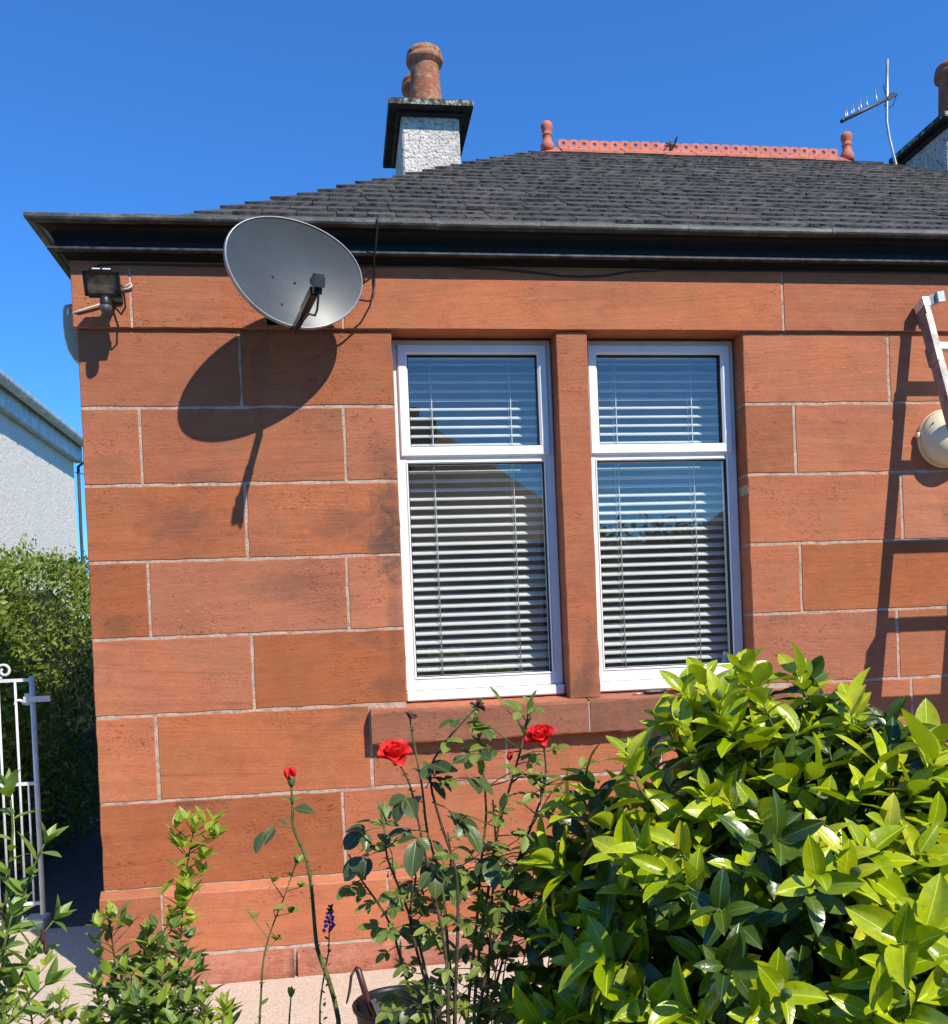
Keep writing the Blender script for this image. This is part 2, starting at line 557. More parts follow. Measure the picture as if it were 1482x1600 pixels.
def paving():
    t = NT("exposed_aggregate_paving")
    v = t.pos()
    g = t.voronoi(v, 190, 'F1', 1)
    d = t.voronoi(v, 190, 'F1', 0)
    s = t.n("ShaderNodeSeparateColor"); t.l(g, s.inputs[0])
    c = t.ramp(s.outputs[0], [(0.0, (0.52, 0.39, 0.29)), (0.35, (0.62, 0.49, 0.38)), (0.7, (0.70, 0.57, 0.45)), (0.95, (0.75, 0.66, 0.55))])
    c = t.mix(t.ramp(t.noise(v, 3.0, 6, 0.65), [(0.35, 0.0), (0.75, 0.35)]), c, (0.50, 0.38, 0.28))
    c = t.mix(t.ramp(d, [(0.35, 0.0), (0.7, 0.40)]), c, (0.33, 0.25, 0.18))
    c = t.mix(t.ramp(t.noise(v, 38, 6, 0.7), [(0.62, 0.0), (0.72, 0.5)]), c, (0.20, 0.15, 0.10))
    return t.done(t.bsdf(c, 0.9, 0, t.bump(t.math('SUBTRACT', 1.0, d), 0.6, 0.006), 0.2))


m_paving = paving()
m_soil = simple("garden_soil", (0.05, 0.034, 0.022), 0.95, bump=1.0, bscale=40, vary=0.35, nscale=20)
m_slab = simple("shaded_path_slab", (0.055, 0.052, 0.05), 0.9, bump=0.4, bscale=60, vary=0.2)  # path paving, darkened to carry the house's shade in its colour


def grass_mat():
    t = NT("lawn")
    v = t.pos()
    c = t.ramp(t.noise(v, 9, 8, 0.7), [(0.3, (0.03, 0.06, 0.012)), (0.7, (0.075, 0.12, 0.03))])
    return t.done(t.bsdf(c, 0.9, 0, t.bump(t.noise(v, 60, 3), 0.8, 0.03)))


m_grass = grass_mat()


def leaf_mat(name, c1, c2, c_yellow=None, rough=0.32, trans=0.35, spec=0.5, midrib=True, back=None, coat=0.0, dead=0.0):
    """c1..c2: range over the leaves of one plant"""
    t = NT(name)
    r = t.math('FRACT', t.math('ADD', t.math('MULTIPLY', t.rnd(), 3.7), t.math('MULTIPLY', t.island(), 5.3)))
    stops = [(0.0, c1), (0.8, c2)]
    if c_yellow: stops.append((1.0, c_yellow))
    col = t.ramp(r, stops)
    v = t.coord()
    col = t.mix(0.5, col, t.ramp(t.noise(v, 60, 3), [(0.3, 0.72), (0.7, 1.25)]), 'MULTIPLY')
    uv = t.n("ShaderNodeUVMap").outputs[0]
    s = t.n("ShaderNodeSeparateXYZ"); t.l(uv, s.inputs[0])
    ax = t.math('ABSOLUTE', t.math('SUBTRACT', s.outputs[0], 0.5))
    # side veins
    w = t.n("ShaderNodeTexWave", wave_type='BANDS', bands_direction='Y')
    vv = t.n("ShaderNodeCombineXYZ")
    t.l(t.math('SUBTRACT', s.outputs[1], t.math('MULTIPLY', ax, 0.35)), vv.inputs[1])
    t.l(vv.outputs[0], w.inputs["Vector"]); w.inputs["Scale"].default_value = 2.3; w.inputs["Distortion"].default_value = 0.6
    hgt = t.math('ADD', t.math('MULTIPLY', w.outputs[1], 0.10), t.math('MULTIPLY', t.noise(v, 38, 3), 1.0))
    if midrib:
        rib = t.ramp(ax, [(0.012, 0.7), (0.035, 0.0)])
        col = t.mix(rib, col, tuple(min(1, x * 1.6 + 0.05) for x in c2))
        hgt = t.math('SUBTRACT', hgt, rib)
    if dead:
        col = t.mix(t.ramp(t.noise(v, 90, 4), [(0.62, 0.0), (0.7, dead)]), col, (0.10, 0.06, 0.025))
    geo = t.n("ShaderNodeNewGeometry")
    bk = back or tuple(min(1, x * 1.25 + 0.015) for x in c2)
    col2 = t.mix(geo.outputs["Backfacing"], col, bk)
    rg = t.math('ADD', rough, t.math('MULTIPLY', geo.outputs["Backfacing"], 0.25))
    n1 = t.bump(hgt, 0.30, 0.003)
    b = t.bsdf(col2, rg, 0, n1, spec, coat)
    tl = t.n("ShaderNodeBsdfTranslucent")
    tc = t.mix(1.0, col2, (1.25, 1.3, 0.35), 'MULTIPLY')
    t.l(tc, tl.inputs[0]); t.l(n1, tl.inputs[1])
    mx = t.n("ShaderNodeMixShader"); mx.inputs[0].default_value = trans
    t.l(b, mx.inputs[1]); t.l(tl.outputs[0], mx.inputs[2])
    return t.done(mx.outputs[0])


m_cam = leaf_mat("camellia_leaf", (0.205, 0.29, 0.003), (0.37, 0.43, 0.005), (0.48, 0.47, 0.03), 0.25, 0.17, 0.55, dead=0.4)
m_cam_old_dark = leaf_mat("camellia_old_shaded_leaf", (0.022, 0.052, 0.005), (0.065, 0.115, 0.007), None, 0.30, 0.10, 0.45, dead=0.8)  # old leaves, darkened further so the gaps look shaded
m_rose_dark = leaf_mat("rose_leaf", (0.035, 0.055, 0.014), (0.075, 0.11, 0.026), None, 0.36, 0.16, 0.5, back=(0.07, 0.11, 0.06))
m_rose_new = leaf_mat("young_rose_leaf", (0.11, 0.16, 0.025), (0.20, 0.27, 0.045), (0.30, 0.35, 0.07), 0.42, 0.35)
m_shrub = leaf_mat("shrub_leaf", (0.075, 0.13, 0.03), (0.16, 0.24, 0.045), (0.28, 0.34, 0.06), 0.42, 0.3)
m_shrub_tip = leaf_mat("shrub_tip_leaf", (0.20, 0.28, 0.02), (0.33, 0.41, 0.035), None, 0.42, 0.4)
m_fuch = leaf_mat("fuchsia_leaf", (0.10, 0.18, 0.03), (0.20, 0.30, 0.05), None, 0.42, 0.3)
m_hedge = leaf_mat("hedge_leaf", (0.07, 0.13, 0.015), (0.18, 0.25, 0.035), (0.34, 0.38, 0.09), 0.45, 0.3, midrib=False)
m_tree = leaf_mat("tree_leaf", (0.03, 0.06, 0.012), (0.07, 0.11, 0.025), None, 0.5, 0.3, midrib=False)
m_sepal = leaf_mat("sepal", (0.10, 0.16, 0.05), (0.16, 0.24, 0.08), None, 0.5, 0.3, midrib=False)
m_hedge_core = simple("hedge_dark_core", (0.02, 0.028, 0.008), 1.0, vary=0.3)  # near-black filler colour for the shade inside hedge and crowns
m_stem_green = simple("green_stem", (0.10, 0.13, 0.035), 0.6, vary=0.3, nscale=30)
m_stem_brown = simple("woody_stem", (0.075, 0.05, 0.032), 0.8, vary=0.35, nscale=40, bump=0.3)
m_bark = simple("bark", (0.07, 0.055, 0.04), 0.9, vary=0.3, nscale=10, bump=0.8, bscale=30)


def petal_mat():
    t = NT("red_petal")
    v = t.coord()
    c = t.ramp(t.noise(v, 30, 3), [(0.3, (0.74, 0.022, 0.024)), (0.7, (0.88, 0.05, 0.045))])
    b = t.bsdf(c, 0.5, 0, None, 0.3)
    tl = t.n("ShaderNodeBsdfTranslucent"); tl.inputs[0].default_value = (0.95, 0.05, 0.04, 1)
    mx = t.n("ShaderNodeMixShader"); mx.inputs[0].default_value = 0.35
    t.l(b, mx.inputs[1]); t.l(tl.outputs[0], mx.inputs[2])
    return t.done(mx.outputs[0])


m_petal = petal_mat()
m_purple = simple("purple_floret", (0.28, 0.07, 0.50), 0.6, vary=0.3, nscale=60)
m_seed = simple("dry_seed_head", (0.09, 0.035, 0.04), 0.8, vary=0.4)


def dish_mat():
    t = NT("perforated_grey_metal")
    v = t.coord()
    c = t.ramp(t.noise(v, 4, 5, 0.6), [(0.3, (0.062, 0.071, 0.076)), (0.7, (0.083, 0.093, 0.098))])
    c = t.mix(t.ramp(t.noise(v, 14, 6, 0.75), [(0.62, 0.0), (0.8, 0.35)]), c, (0.33, 0.32, 0.29))
    b = t.bsdf(c, 0.40, 0.15, t.bump(t.noise(v, 3, 2), 0.05, 0.02), 0.3)
    # the sheet is punched with holes far smaller than a pixel
    ht = t.voronoi(t.mapping(v, (1, 1, 1)), 420, 'F1', 0)
    tr = t.n("ShaderNodeBsdfTransparent")
    mx = t.n("ShaderNodeMixShader")
    t.l(t.ramp(ht, [(0.15, 1.0), (0.19, 0.0)]), mx.inputs[0]); t.l(b, mx.inputs[1]); t.l(tr.outputs[0], mx.inputs[2])
    return t.done(mx.outputs[0])


m_dish = dish_mat()
m_dish_rim = simple("grey_dish_rim", (0.34, 0.36, 0.37), 0.35, 0.3)
m_plastic_black = simple("black_plastic", (0.013, 0.013, 0.014), 0.42)
m_plastic_grey = simple("grey_plastic", (0.055, 0.058, 0.062), 0.45)
m_metal = simple("galvanised_steel", (0.45, 0.46, 0.47), 0.4, 0.8, vary=0.15)
m_alu = simple("dirty_shaded_aluminium", (0.30, 0.28, 0.26), 0.5, 0.35, vary=0.3, nscale=14, bump=0.1)  # dirt plus the shade of the rail's unlit side in one colour
m_alu_bright = simple("sunlit_aluminium", (0.70, 0.68, 0.64), 0.42, 0.25, vary=0.12, nscale=18)  # pale copy with the sunlight put into the colour
m_cream = simple("cream_plastic", (0.74, 0.68, 0.47), 0.35, vary=0.05)
m_olive = simple("aged_grey_plastic", (0.45, 0.40, 0.28), 0.5, vary=0.1)
m_white_cable = simple("white_cable", (0.70, 0.65, 0.55), 0.5)
m_iron = simple("white_painted_iron", (0.66, 0.67, 0.66), 0.45, vary=0.1, nscale=20, bump=0.2)
m_lens = simple("lamp_lens", (0.28, 0.22, 0.16), 0.12, 0.3, vary=0.4, nscale=30)
m_red = simple("red_plastic", (0.55, 0.03, 0.02), 0.35)
m_bluebottle = simple("pale_blue_plastic", (0.30, 0.55, 0.68), 0.2)
m_pot_black = simple("black_bucket_plastic", (0.007, 0.007, 0.008), 0.45, spec=0.3)
m_wood_handle = simple("brown_handle", (0.06, 0.022, 0.018), 0.35)
m_whitebrick = simple("painted_edging", (0.62, 0.60, 0.56), 0.8, vary=0.15, bump=0.5)
m_guttergrey = simple("pale_gutter", (0.62, 0.62, 0.60), 0.4, vary=0.15)
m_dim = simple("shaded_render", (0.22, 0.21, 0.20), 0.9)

# ------------------------------------------------------------------ ground
g = MB().add([(-300, -300, -0.06), (300, -300, -0.06), (300, 300, -0.06), (-300, 300, -0.06)], [(0, 1, 2, 3)])
tag(g.build("ground", m_grass), kind="structure")
g = MB().box(-6.0, 8.0, -1.10, -0.0, -0.05, 0.0)
g.box(-9.0, -1.0, 0.0, 3.0, -0.05, -0.004)
tag(g.build("paving", m_paving), kind="structure")
path = MB().box(-2.2, -1.05, 1.05, 12.0, -0.05, 0.004)
path_o = tag(path.build("path", m_slab), kind="structure")
soil = MB()
NX, NY = 60, 22
for j in range(NY + 1):
    for i in range(NX + 1):
        x = -6 + 13 * i / NX; y = -4.6 + 3.50 * j / NY
        soil.v.append((x, y, -0.02 + random.uniform(-0.012, 0.02)))
for j in range(NY):
    for i in range(NX):
        a = j * (NX + 1) + i
        soil.f.append([a, a + 1, a + NX + 2, a + NX + 1]); soil.sm.append(True); soil.mi.append(0)
tag(soil.build("flower_bed_soil", m_soil), kind="structure")

# ------------------------------------------------------------------ the house
XL = -1.042
XR = 6.744
YB = 5.36
house = empty("sandstone_bungalow", (XL, 0, 0))
tag(house, "red sandstone bungalow with slate hip roof and a pair of blinded windows", "house")

# mortar body of the front wall, with the window openings left free (a few mm behind the stone faces)
GAP = 0.0058
wallm = MB()
mY = 0.003
W1 = (0.281, 1.023); W2 = (1.165, 1.911); WZ0, WZ1 = 1.15, 2.806
wallm.box(XL + 0.003, W1[0] - 0.003, mY, 0.25, 0.0, 3.2)
wallm.box(W2[1] + 0.003, XR, mY, 0.25, 0.0, 3.2)
wallm.box(W1[0] - 0.003, W2[1] + 0.003, mY, 0.25, 0.0, WZ0 - 0.02)
wallm.box(W1[0] - 0.003, W2[1] + 0.003, mY, 0.25, WZ1 + 0.004, 3.2)
wallm.box(XL + 0.003, XL + 0.25, 0.25, YB, 0.0, 3.2)
wallm.box(XR - 0.25, XR, 0.25, YB, 0.0, 3.2)
wallm.box(XL + 0.003, XR, YB - 0.25, YB, 0.0, 3.2)
wall = wallm.build("wall", m_mortar, house)


def stone(x0, x1, z0, z1, yf=0.0, depth=0.19, name="stone", mat=None, jl=1, jr=1, jt=1, jb=1, rough=0.0016):
    """one dressed block, front face at yf; j* = 1 where that edge meets a mortar joint"""
    a0, a1 = x0 + GAP * jl, x1 - GAP * jr
    b0, b1 = z0 + GAP * jb, z1 - GAP * jt
    pts = []
    def seg(p, q, jit):
        n = max(1, int(math.hypot(q[0] - p[0], q[1] - p[1]) / 0.055))
        for i in range(n):
            t = i / n
            s = random.gauss(0, rough) if (i and jit) else 0
            dx, dz = q[0] - p[0], q[1] - p[1]; L = math.hypot(dx, dz)
            pts.append((p[0] + dx * t - dz / L * s, p[1] + dz * t + dx / L * s))
    seg((a0, b0), (a1, b0), 1); seg((a1, b0), (a1, b1), 1); seg((a1, b1), (a0, b1), 1); seg((a0, b1), (a0, b0), 1)
    cx, cz = (a0 + a1) / 2, (b0 + b1) / 2
    n = len(pts)
    mb = MB()
    bev = 0.003
    hx, hz = (a1 - a0) / 2, (b1 - b0) / 2
    v = [(cx + (x - cx) * (1 - bev / hx), yf, cz + (z - cz) * (1 - bev / hz)) for x, z in pts]
    v += [(x, yf + bev, z) for x, z in pts] + [(x, yf + depth, z) for x, z in pts]
    f = [tuple(range(n))]
    for r in (0, 1):
        for k in range(n):
            f.append((r * n + k, (r + 1) * n + k, (r + 1) * n + (k + 1) % n, r * n + (k + 1) % n))
    mb.add(v, f)
    o = mb.build(name, mat or m_stone, wall, (cx, yf, cz))
    return o


Z = [0.419, 0.791, 1.160, 1.491, 1.818, 2.143, 2.472, 2.806]       # bed joints
left_joints = [[-0.02], [-0.797, 0.115], [-0.381], [-0.800, 0.041], [-0.381], [-0.806, 0.056], [-0.378]]
right_joints = [[2.66, 3.35, 4.1, 4.9, 5.7], [2.155, 2.95, 3.6, 4.3, 5.2, 6.0], [2.638, 3.3, 4.0, 4.8, 5.6], [2.158, 2.955, 3.6, 4.3, 5.2, 6.0],
                [2.681, 3.3, 4.0, 4.8, 5.6], [2.152, 2.96, 3.6, 4.3, 5.2, 6.0], [2.638, 3.3, 4.0, 4.8, 5.6]]
for c in range(7):
    z0, z1 = Z[c], Z[c + 1]
    if c == 0:
        xs = [XL] + left_joints[0] + [0.86, 1.75] + right_joints[0] + [XR]
        for i in range(len(xs) - 1):
            stone(xs[i], xs[i + 1], z0, z1, jl=0 if i == 0 else 1)
        continue
    if c == 1:
        stone(XL, -0.797, z0, z1, jl=0); stone(-0.797, 0.115, z0, z1)
        for a, b in ((0.115, 0.72), (0.72, 1.44), (1.44, 2.075)):
            stone(a, b, z0, 0.995, jt=0)
        stone(2.075, 2.70, z0, z1); xs = [2.70, 3.5, 4.3, 5.2, 6.0, XR]
        for i in range(len(xs) - 1): stone(xs[i], xs[i + 1], z0, z1)
        continue
    xs = [XL] + left_joints[c] + [W1[0]]
    for i in range(len(xs) - 1):
        stone(xs[i], xs[i + 1], z0, z1, jl=0 if i == 0 else 1, jr=0 if i == len(xs) - 2 else 1, jt=0.3 if c == 6 else 1)
    xs = [W2[1]] + right_joints[c] + [XR]
    for i in range(len(xs) - 1):
        stone(xs[i], xs[i + 1], z0, z1, jl=0 if i == 0 else 1, jt=0.3 if c == 6 else 1)
# frieze course, standing 16 mm proud
fx = [XL - 0.012, -0.815, 0.072, 2.108, 3.4, 4.7, 5.9, XR]
for i in range(len(fx) - 1):
    stone(fx[i], fx[i + 1], 2.806, 3.13, -0.016, 0.2, "frieze_stone", jl=0 if i == 0 else 0.8, jr=0.8, jb=0, jt=0, rough=0.0005)
MB().box(XL - 0.008, XR, -0.0125, 0.0, 2.8075, 3.12).build("frieze_mortar", m_mortar, wall)
# mullion between the two windows
stone(W1[1], W2[0], 1.14, 2.806, 0.0, 0.2, "mullion", jl=0, jr=0, jt=0.1, jb=0, rough=0.0009)


# plinth: chamfered top, 30 mm proud, above a rough footing course
def plinth_stone(x0, x1, first=False):
    a0 = x0 + (0 if first else GAP); a1 = x1 - GAP
    prof = [(0.0, 0.419), (-0.030, 0.387), (-0.031, 0.260), (-0.030, 0.138), (0.12, 0.138), (0.12, 0.419)]
    mb = MB()
    n = max(2, int((a1 - a0) / 0.07)); vs = []
    for i in range(n + 1):
        x = a0 + (a1 - a0) * i / n
        for k, (y, z) in enumerate(prof):
            j = random.gauss(0, 0.0016) if k in (0, 1, 2, 3) and 0 < i < n else 0
            vs.append((x, y + j * 0.5, z + j))
    m = len(prof); fs = []
    for i in range(n):
        for k in range(m):
            fs.append((i * m + k, (i + 1) * m + k, (i + 1) * m + (k + 1) % m, i * m + (k + 1) % m)[::-1])
    fs.append(tuple(range(m))); fs.append(tuple(n * m + k for k in range(m))[::-1])
    mb.add(vs, fs)
    mb.build("plinth_stone", m_stone, wall, ((a0 + a1) / 2, 0, 0.28))


px_ = [XL - 0.012, -0.80, 0.16, 1.05, 1.95, 2.85, 3.8, 4.8, 5.8, XR]
for i in range(len(px_) - 1): plinth_stone(px_[i], px_[i + 1], i == 0)
plm = MB().box(XL - 0.006, XR, -0.0265, 0.1, 0.0, 0.392).build("plinth_mortar", m_mortar, wall)
fx2 = [XL - 0.02, -0.93, -0.25, 0.20, 0.85, 1.5, 2.2, 3.0, 3.9, 4.9, 5.9, XR]
for i in range(len(fx2) - 1):
    a0, a1 = fx2[i] + 0.008, fx2[i + 1] - 0.008
    mb = MB(); n = max(3, int((a1 - a0) / 0.035)); vs = []
    prof = [(-0.026, 0.122), (-0.042, 0.105), (-0.046, 0.06), (-0.05, 0.02), (-0.05, -0.03), (0.1, -0.03), (0.1, 0.122)]
    for q in range(n + 1):
        x = a0 + (a1 - a0) * q / n
        for k, (y, z) in enumerate(prof):
            j = random.gauss(0, 0.0022) if k < 4 else 0
            vs.append((x, y + j, z + j * 0.5))
    m = len(prof); fs = []
    for q in range(n):
        for k in range(m):
            fs.append((q * m + k, (q + 1) * m + k, (q + 1) * m + (k + 1) % m, q * m + (k + 1) % m)[::-1])
    fs.append(tuple(range(m))); fs.append(tuple(n * m + k for k in range(m))[::-1])
    mb.add(vs, fs, True)
    mb.build("footing_stone", m_base, wall, ((a0 + a1) / 2, 0, 0.06))

# window sill in two stones
for (a0, a1) in ((0.118, 1.092), (1.100, 2.076)):
    mb = MB()
    prof = [(0.20, 1.165), (-0.040, 1.135), (-0.050, 1.130), (-0.053, 1.122), (-0.053, 0.992), (-0.049, 0.985), (0.20, 0.985)]
    n = 24; vs = []; m = len(prof)
    for q in range(n + 1):
        x = a0 + (a1 - a0) * q / n
        for k, (y, z) in enumerate(prof):
            j = random.gauss(0, 0.0012) if k in (1, 2, 3, 4, 5) else 0
            vs.append((x, y + j, z + j))
    fs = []
    for q in range(n):
        for k in range(m):
            fs.append((q * m + k, (q + 1) * m + k, (q + 1) * m + (k + 1) % m, q * m + (k + 1) % m)[::-1])
    fs.append(tuple(range(m))); fs.append(tuple(n * m + k for k in range(m))[::-1])
    mb.add(vs, fs, False, 0)
    mb.mi = [1 if (i < n * m and i % m == 0) else 0 for i in range(len(fs))]
    mb.build("sill_stone", [m_sillstone, m_stone], wall, ((a0 + a1) / 2, 0, 1.06))
MB().box(1.0925, 1.0995, -0.050, 0.1, 0.99, 1.128).build("sill_mortar", m_mortar, wall)

# ------------------------------------------------------------------ windows and blinds
YF = 0.108       # face of the fixed frame


def ring(mb, x0, x1, z0, z1, w, yf, yb, b=0.006):
    """mitred frame of width w with a chamfered inner and outer front edge"""
    prof = [(0.0, yb), (0.0, yf + b), (b, yf), (w - b * 1.6, yf), (w, yf + b * 1.6), (w, yb)]
    vs = []
    for (sx, sz, X, Zc) in ((1, 1, x0, z0), (-1, 1, x1, z0), (-1, -1, x1, z1), (1, -1, x0, z1)):
        for (o, y) in prof: vs.append((X + sx * o, y, Zc + sz * o))
    m = len(prof); fs = []
    for c in range(4):
        d = (c + 1) % 4
        for k in range(m):
            fs.append((c * m + k, d * m + k, d * m + (k + 1) % m, c * m + (k + 1) % m)[::-1])
    mb.add(vs, fs)


def window(x0, x1):
    w = empty("window", ((x0 + x1) / 2, YF, 1.2), house)
    fx0, fx1 = x0 + 0.004, x1 - 0.002
    f = MB()
    # outer frame: head, jambs, bottom rail and transom
    z0, z1 = 1.205, 2.800
    zt0, zt1 = 2.238, 2.275
    f.bbox(fx0, fx0 + 0.052, YF, YF + 0.07, z0, z1, 0.005)
    f.bbox(fx1 - 0.052, fx1, YF, YF + 0.07, z0, z1, 0.005)
    f.bbox(fx0 + 0.046, fx1 - 0.046, YF + 0.001, YF + 0.069, z1 - 0.050, z1 - 0.0005, 0.005)
    f.bbox(fx0 + 0.046, fx1 - 0.046, YF + 0.001, YF + 0.069, z0 + 0.0005, z0 + 0.060, 0.005)
    f.bbox(fx0 + 0.046, fx1 - 0.046, YF + 0.002, YF + 0.068, zt0, zt1, 0.005)
    f.build("frame", m_pvc, w)
    s = MB(); ring(s, fx0 + 0.022, fx1 - 0.022, 2.266, 2.776, 0.046, YF - 0.014, YF + 0.03, 0.006)
    so = s.build("sash", m_pvc, w)
    gk = MB(); ring(gk, fx0 + 0.066, fx1 - 0.066, 2.310, 2.732, 0.0055, YF - 0.003, YF + 0.03, 0.001)
    gk.build("gasket", m_gasket, w)
    gk = MB(); ring(gk, fx0 + 0.0505, fx1 - 0.0505, 1.2635, 2.2395, 0.0055, YF + 0.008, YF + 0.03, 0.001)
    gk.build("gasket", m_gasket, w)
    bead = MB(); ring(bead, fx0 + 0.043, fx1 - 0.043, 1.256, 2.246, 0.009, YF - 0.004, YF + 0.02, 0.003)
    bead.build("glazing_bead", m_pvc, w)
    gm = MB(); yg = YF + 0.016
    gm.add([(fx0 + 0.05, yg, 2.30), (fx1 - 0.05, yg, 2.30), (fx1 - 0.05, yg, 2.745), (fx0 + 0.05, yg, 2.745)], [(0, 1, 2, 3)])
    gm.build("pane", m_glass, w)
    gm = MB(); yg = YF + 0.024
    gm.add([(fx0 + 0.045, yg, 1.25), (fx1 - 0.045, yg, 1.25), (fx1 - 0.045, yg, 2.25), (fx0 + 0.045, yg, 2.25)], [(0, 1, 2, 3)])
    gm.build("pane", m_glass, w)
    ps = MB().bbox(fx0 + 0.001, fx1 - 0.001, YF - 0.030, YF + 0.05, 1.158, 1.204, 0.006)
    ps.build("frame_sill", m_pvc, w)
    return w


window(*W1)
window(*W2)

SLAT_W, TILT = 0.050, R(25)


def slat_mesh(x0, x1):
    mb = MB(); n = 4; vs = []
    L = x1 - x0
    for sx in (-L / 2, L / 2):
        for i in range(n + 1):
            t = i / n - 0.5
            crown = 0.0035 * (1 - 4 * t * t)
            y = t * SLAT_W; z = crown
            vs.append((sx, y * math.cos(TILT) - z * math.sin(TILT), y * math.sin(TILT) + z * math.cos(TILT)))
    for sx in (-L / 2, L / 2):
        for i in range(n + 1):
            t = i / n - 0.5
            crown = 0.0035 * (1 - 4 * t * t) - 0.0028
            y = t * SLAT_W; z = crown
            vs.append((sx, y * math.cos(TILT) - z * math.sin(TILT), y * math.sin(TILT) + z * math.cos(TILT)))
    m = n + 1; fs = []
    for i in range(n):
        fs.append((i, m + i, m + i + 1, i + 1))
        fs.append((2 * m + i, 2 * m + i + 1, 3 * m + i + 1, 3 * m + i))
    fs.append((0, 2 * m, 3 * m, m)[::-1]); fs.append((n, 2 * m + n, 3 * m + n, m + n))
    mb.add(vs, fs, True)
    return mb.mesh("slat", m_slat)


def blind(x0, x1, label):
    yb = 0.225
    b = empty("venetian_blind", ((x0 + x1) / 2, yb, 2.76))
    tag(b, label, "blind", "white venetian blinds in the window pair")
    me = slat_mesh(x0, x1)
    for i in range(35):
        o = link_mesh("slat", me, b, ((x0 + x1) / 2 + random.uniform(-0.001, 0.001), yb, 2.722 - i * 0.0418 + random.uniform(-0.0008, 0.0008)))
        o.rotation_euler = (random.uniform(-0.03, 0.03), random.uniform(-0.0012, 0.0012), 0)
    MB().bbox(x0, x1, yb - 0.028, yb + 0.028, 2.740, 2.782, 0.004).build("head_rail", m_slat, b)
    MB().bbox(x0, x1, yb - 0.025, yb + 0.025, 1.250, 1.268, 0.004).build("bottom_rail", m_slat, b)
    for x in (x0 + 0.155, x1 - 0.16):
        for y in (yb - 0.027, yb + 0.027):
            MB().tube([(x, y, 1.262), (x, y, 2.75)], 0.0024, 6).build("cord", m_cord, b)
    return b


blind(0.312, 1.000, "white slatted venetian blind in the left of the two windows")
blind(1.196, 1.888, "white slatted venetian blind in the right of the two windows")

# the room behind the windows
rm = MB()
x0, x1, y0, y1, z0, z1 = -0.75, 3.6, 0.252, 4.2, 0.35, 2.95
rm.add([(x0, y0, z0), (x1, y0, z0), (x1, y1, z0), (x0, y1, z0), (x0, y0, z1), (x1, y0, z1), (x1, y1, z1), (x0, y1, z1)],
       [(0, 1, 2, 3), (7, 6, 5, 4), (1, 5, 6, 2), (2, 6, 7, 3), (3, 7, 4, 0)])
rm.build("room_lining", m_room, house)
MB().bbox(0.20, 2.0, 0.20, 0.42, 1.165, 1.20, 0.004).build("inner_sill", m_pvc, house)

# ------------------------------------------------------------------ eaves: cornice and gutter
prof = [(-0.10, 3.130), (-0.02, 3.086), (0.022, 3.086), (0.030, 3.098), (0.044, 3.103), (0.058, 3.104), (0.058, 3.120), (0.060, 3.150), (0.075, 3.178), (0.100, 3.194), (0.122, 3.199), (0.122, 3.225), (0.10, 3.212), (-0.10, 3.17)]
s2 = [((XR, 0), (0, -1)), ((XL, 0), (-1, -1)), ((XL, YB), (-1, 0))]
MB().sweep(prof, s2).build("cornice", m_black, house)
prof = [(0.058, 3.1045), (0.080, 3.1035), (0.0845, 3.1085), (0.0845, 3.114), (0.080, 3.1185), (0.058, 3.1195)]
MB().sweep(prof, s2).build("cornice_bead", m_bead, house)
gut = empty("gutter", (XL, 0, 3.2), house)
# lead-edged gutter lip laid in lengths
xs = [XL, -0.75, -0.13, 0.49, 0.95, 1.62, 2.30, 3.1, 4.2, 5.4, XR]
for i in range(len(xs) - 1):
    dz = random.uniform(-0.002, 0.002)
    prof = [(0.118, 3.198 + dz), (0.1465, 3.204 + dz), (0.150, 3.212 + dz), (0.148, 3.227 + dz), (0.140, 3.229 + dz), (0.118, 3.222 + dz)]
    a, b = xs[i] + (0.0015 if i else 0), xs[i + 1] - 0.0015
    MB().sweep(prof, [((b, 0), (0, -1)), ((a, 0), (-1, -1) if i == 0 else (0, -1))]).build("gutter_length", m_lip, gut)
    if i:
        pj = [(0.119, 3.197), (0.1485, 3.202), (0.152, 3.212), (0.150, 3.2295), (0.140, 3.2315), (0.119, 3.224)]
        MB().sweep(pj, [((xs[i] + 0.008, 0), (0, -1)), ((xs[i] - 0.008, 0), (0, -1))]).build("gutter_joint", m_lip, gut)
prof = [(0.118, 3.198), (0.1465, 3.204), (0.150, 3.212), (0.148, 3.227), (0.140, 3.229), (0.118, 3.222)]
MB().sweep(prof, [((XL, 0), (-1, -1)), ((XL, YB), (-1, 0))]).build("gutter_length", m_lip, gut)
MB().sweep([(0.12, 3.200), (0.12, 3.210), (-0.12, 3.150), (-0.12, 3.140)], s2).build("gutter_bed", m_black, gut)

# ------------------------------------------------------------------ roof
T = 0.681
EZ = 3.149
RY, RX0, RX1 = 2.68, 1.638, 4.064
RZ = EZ + T * RY
pitch = math.atan(T)
roof = empty("roof", (XL, 0, EZ), house)
e0, e1 = -0.02, YB + 0.02
zb = EZ - 0.03
body = MB()
c = [(XL - 0.02, -0.02, zb), (XR + 0.02, -0.02, zb), (XR + 0.02, YB + 0.02, zb), (XL - 0.02, YB + 0.02, zb), (RX0, RY, RZ - 0.03), (RX1, RY, RZ - 0.03)]
body.add(c, [(0, 1, 5, 4), (1, 2, 5), (2, 3, 4, 5), (3, 0, 4), (3, 2, 1, 0)])
body.build("roof_boarding", m_slate, roof)

EXPO, SLEN, STH = 0.138, 0.32, 0.016


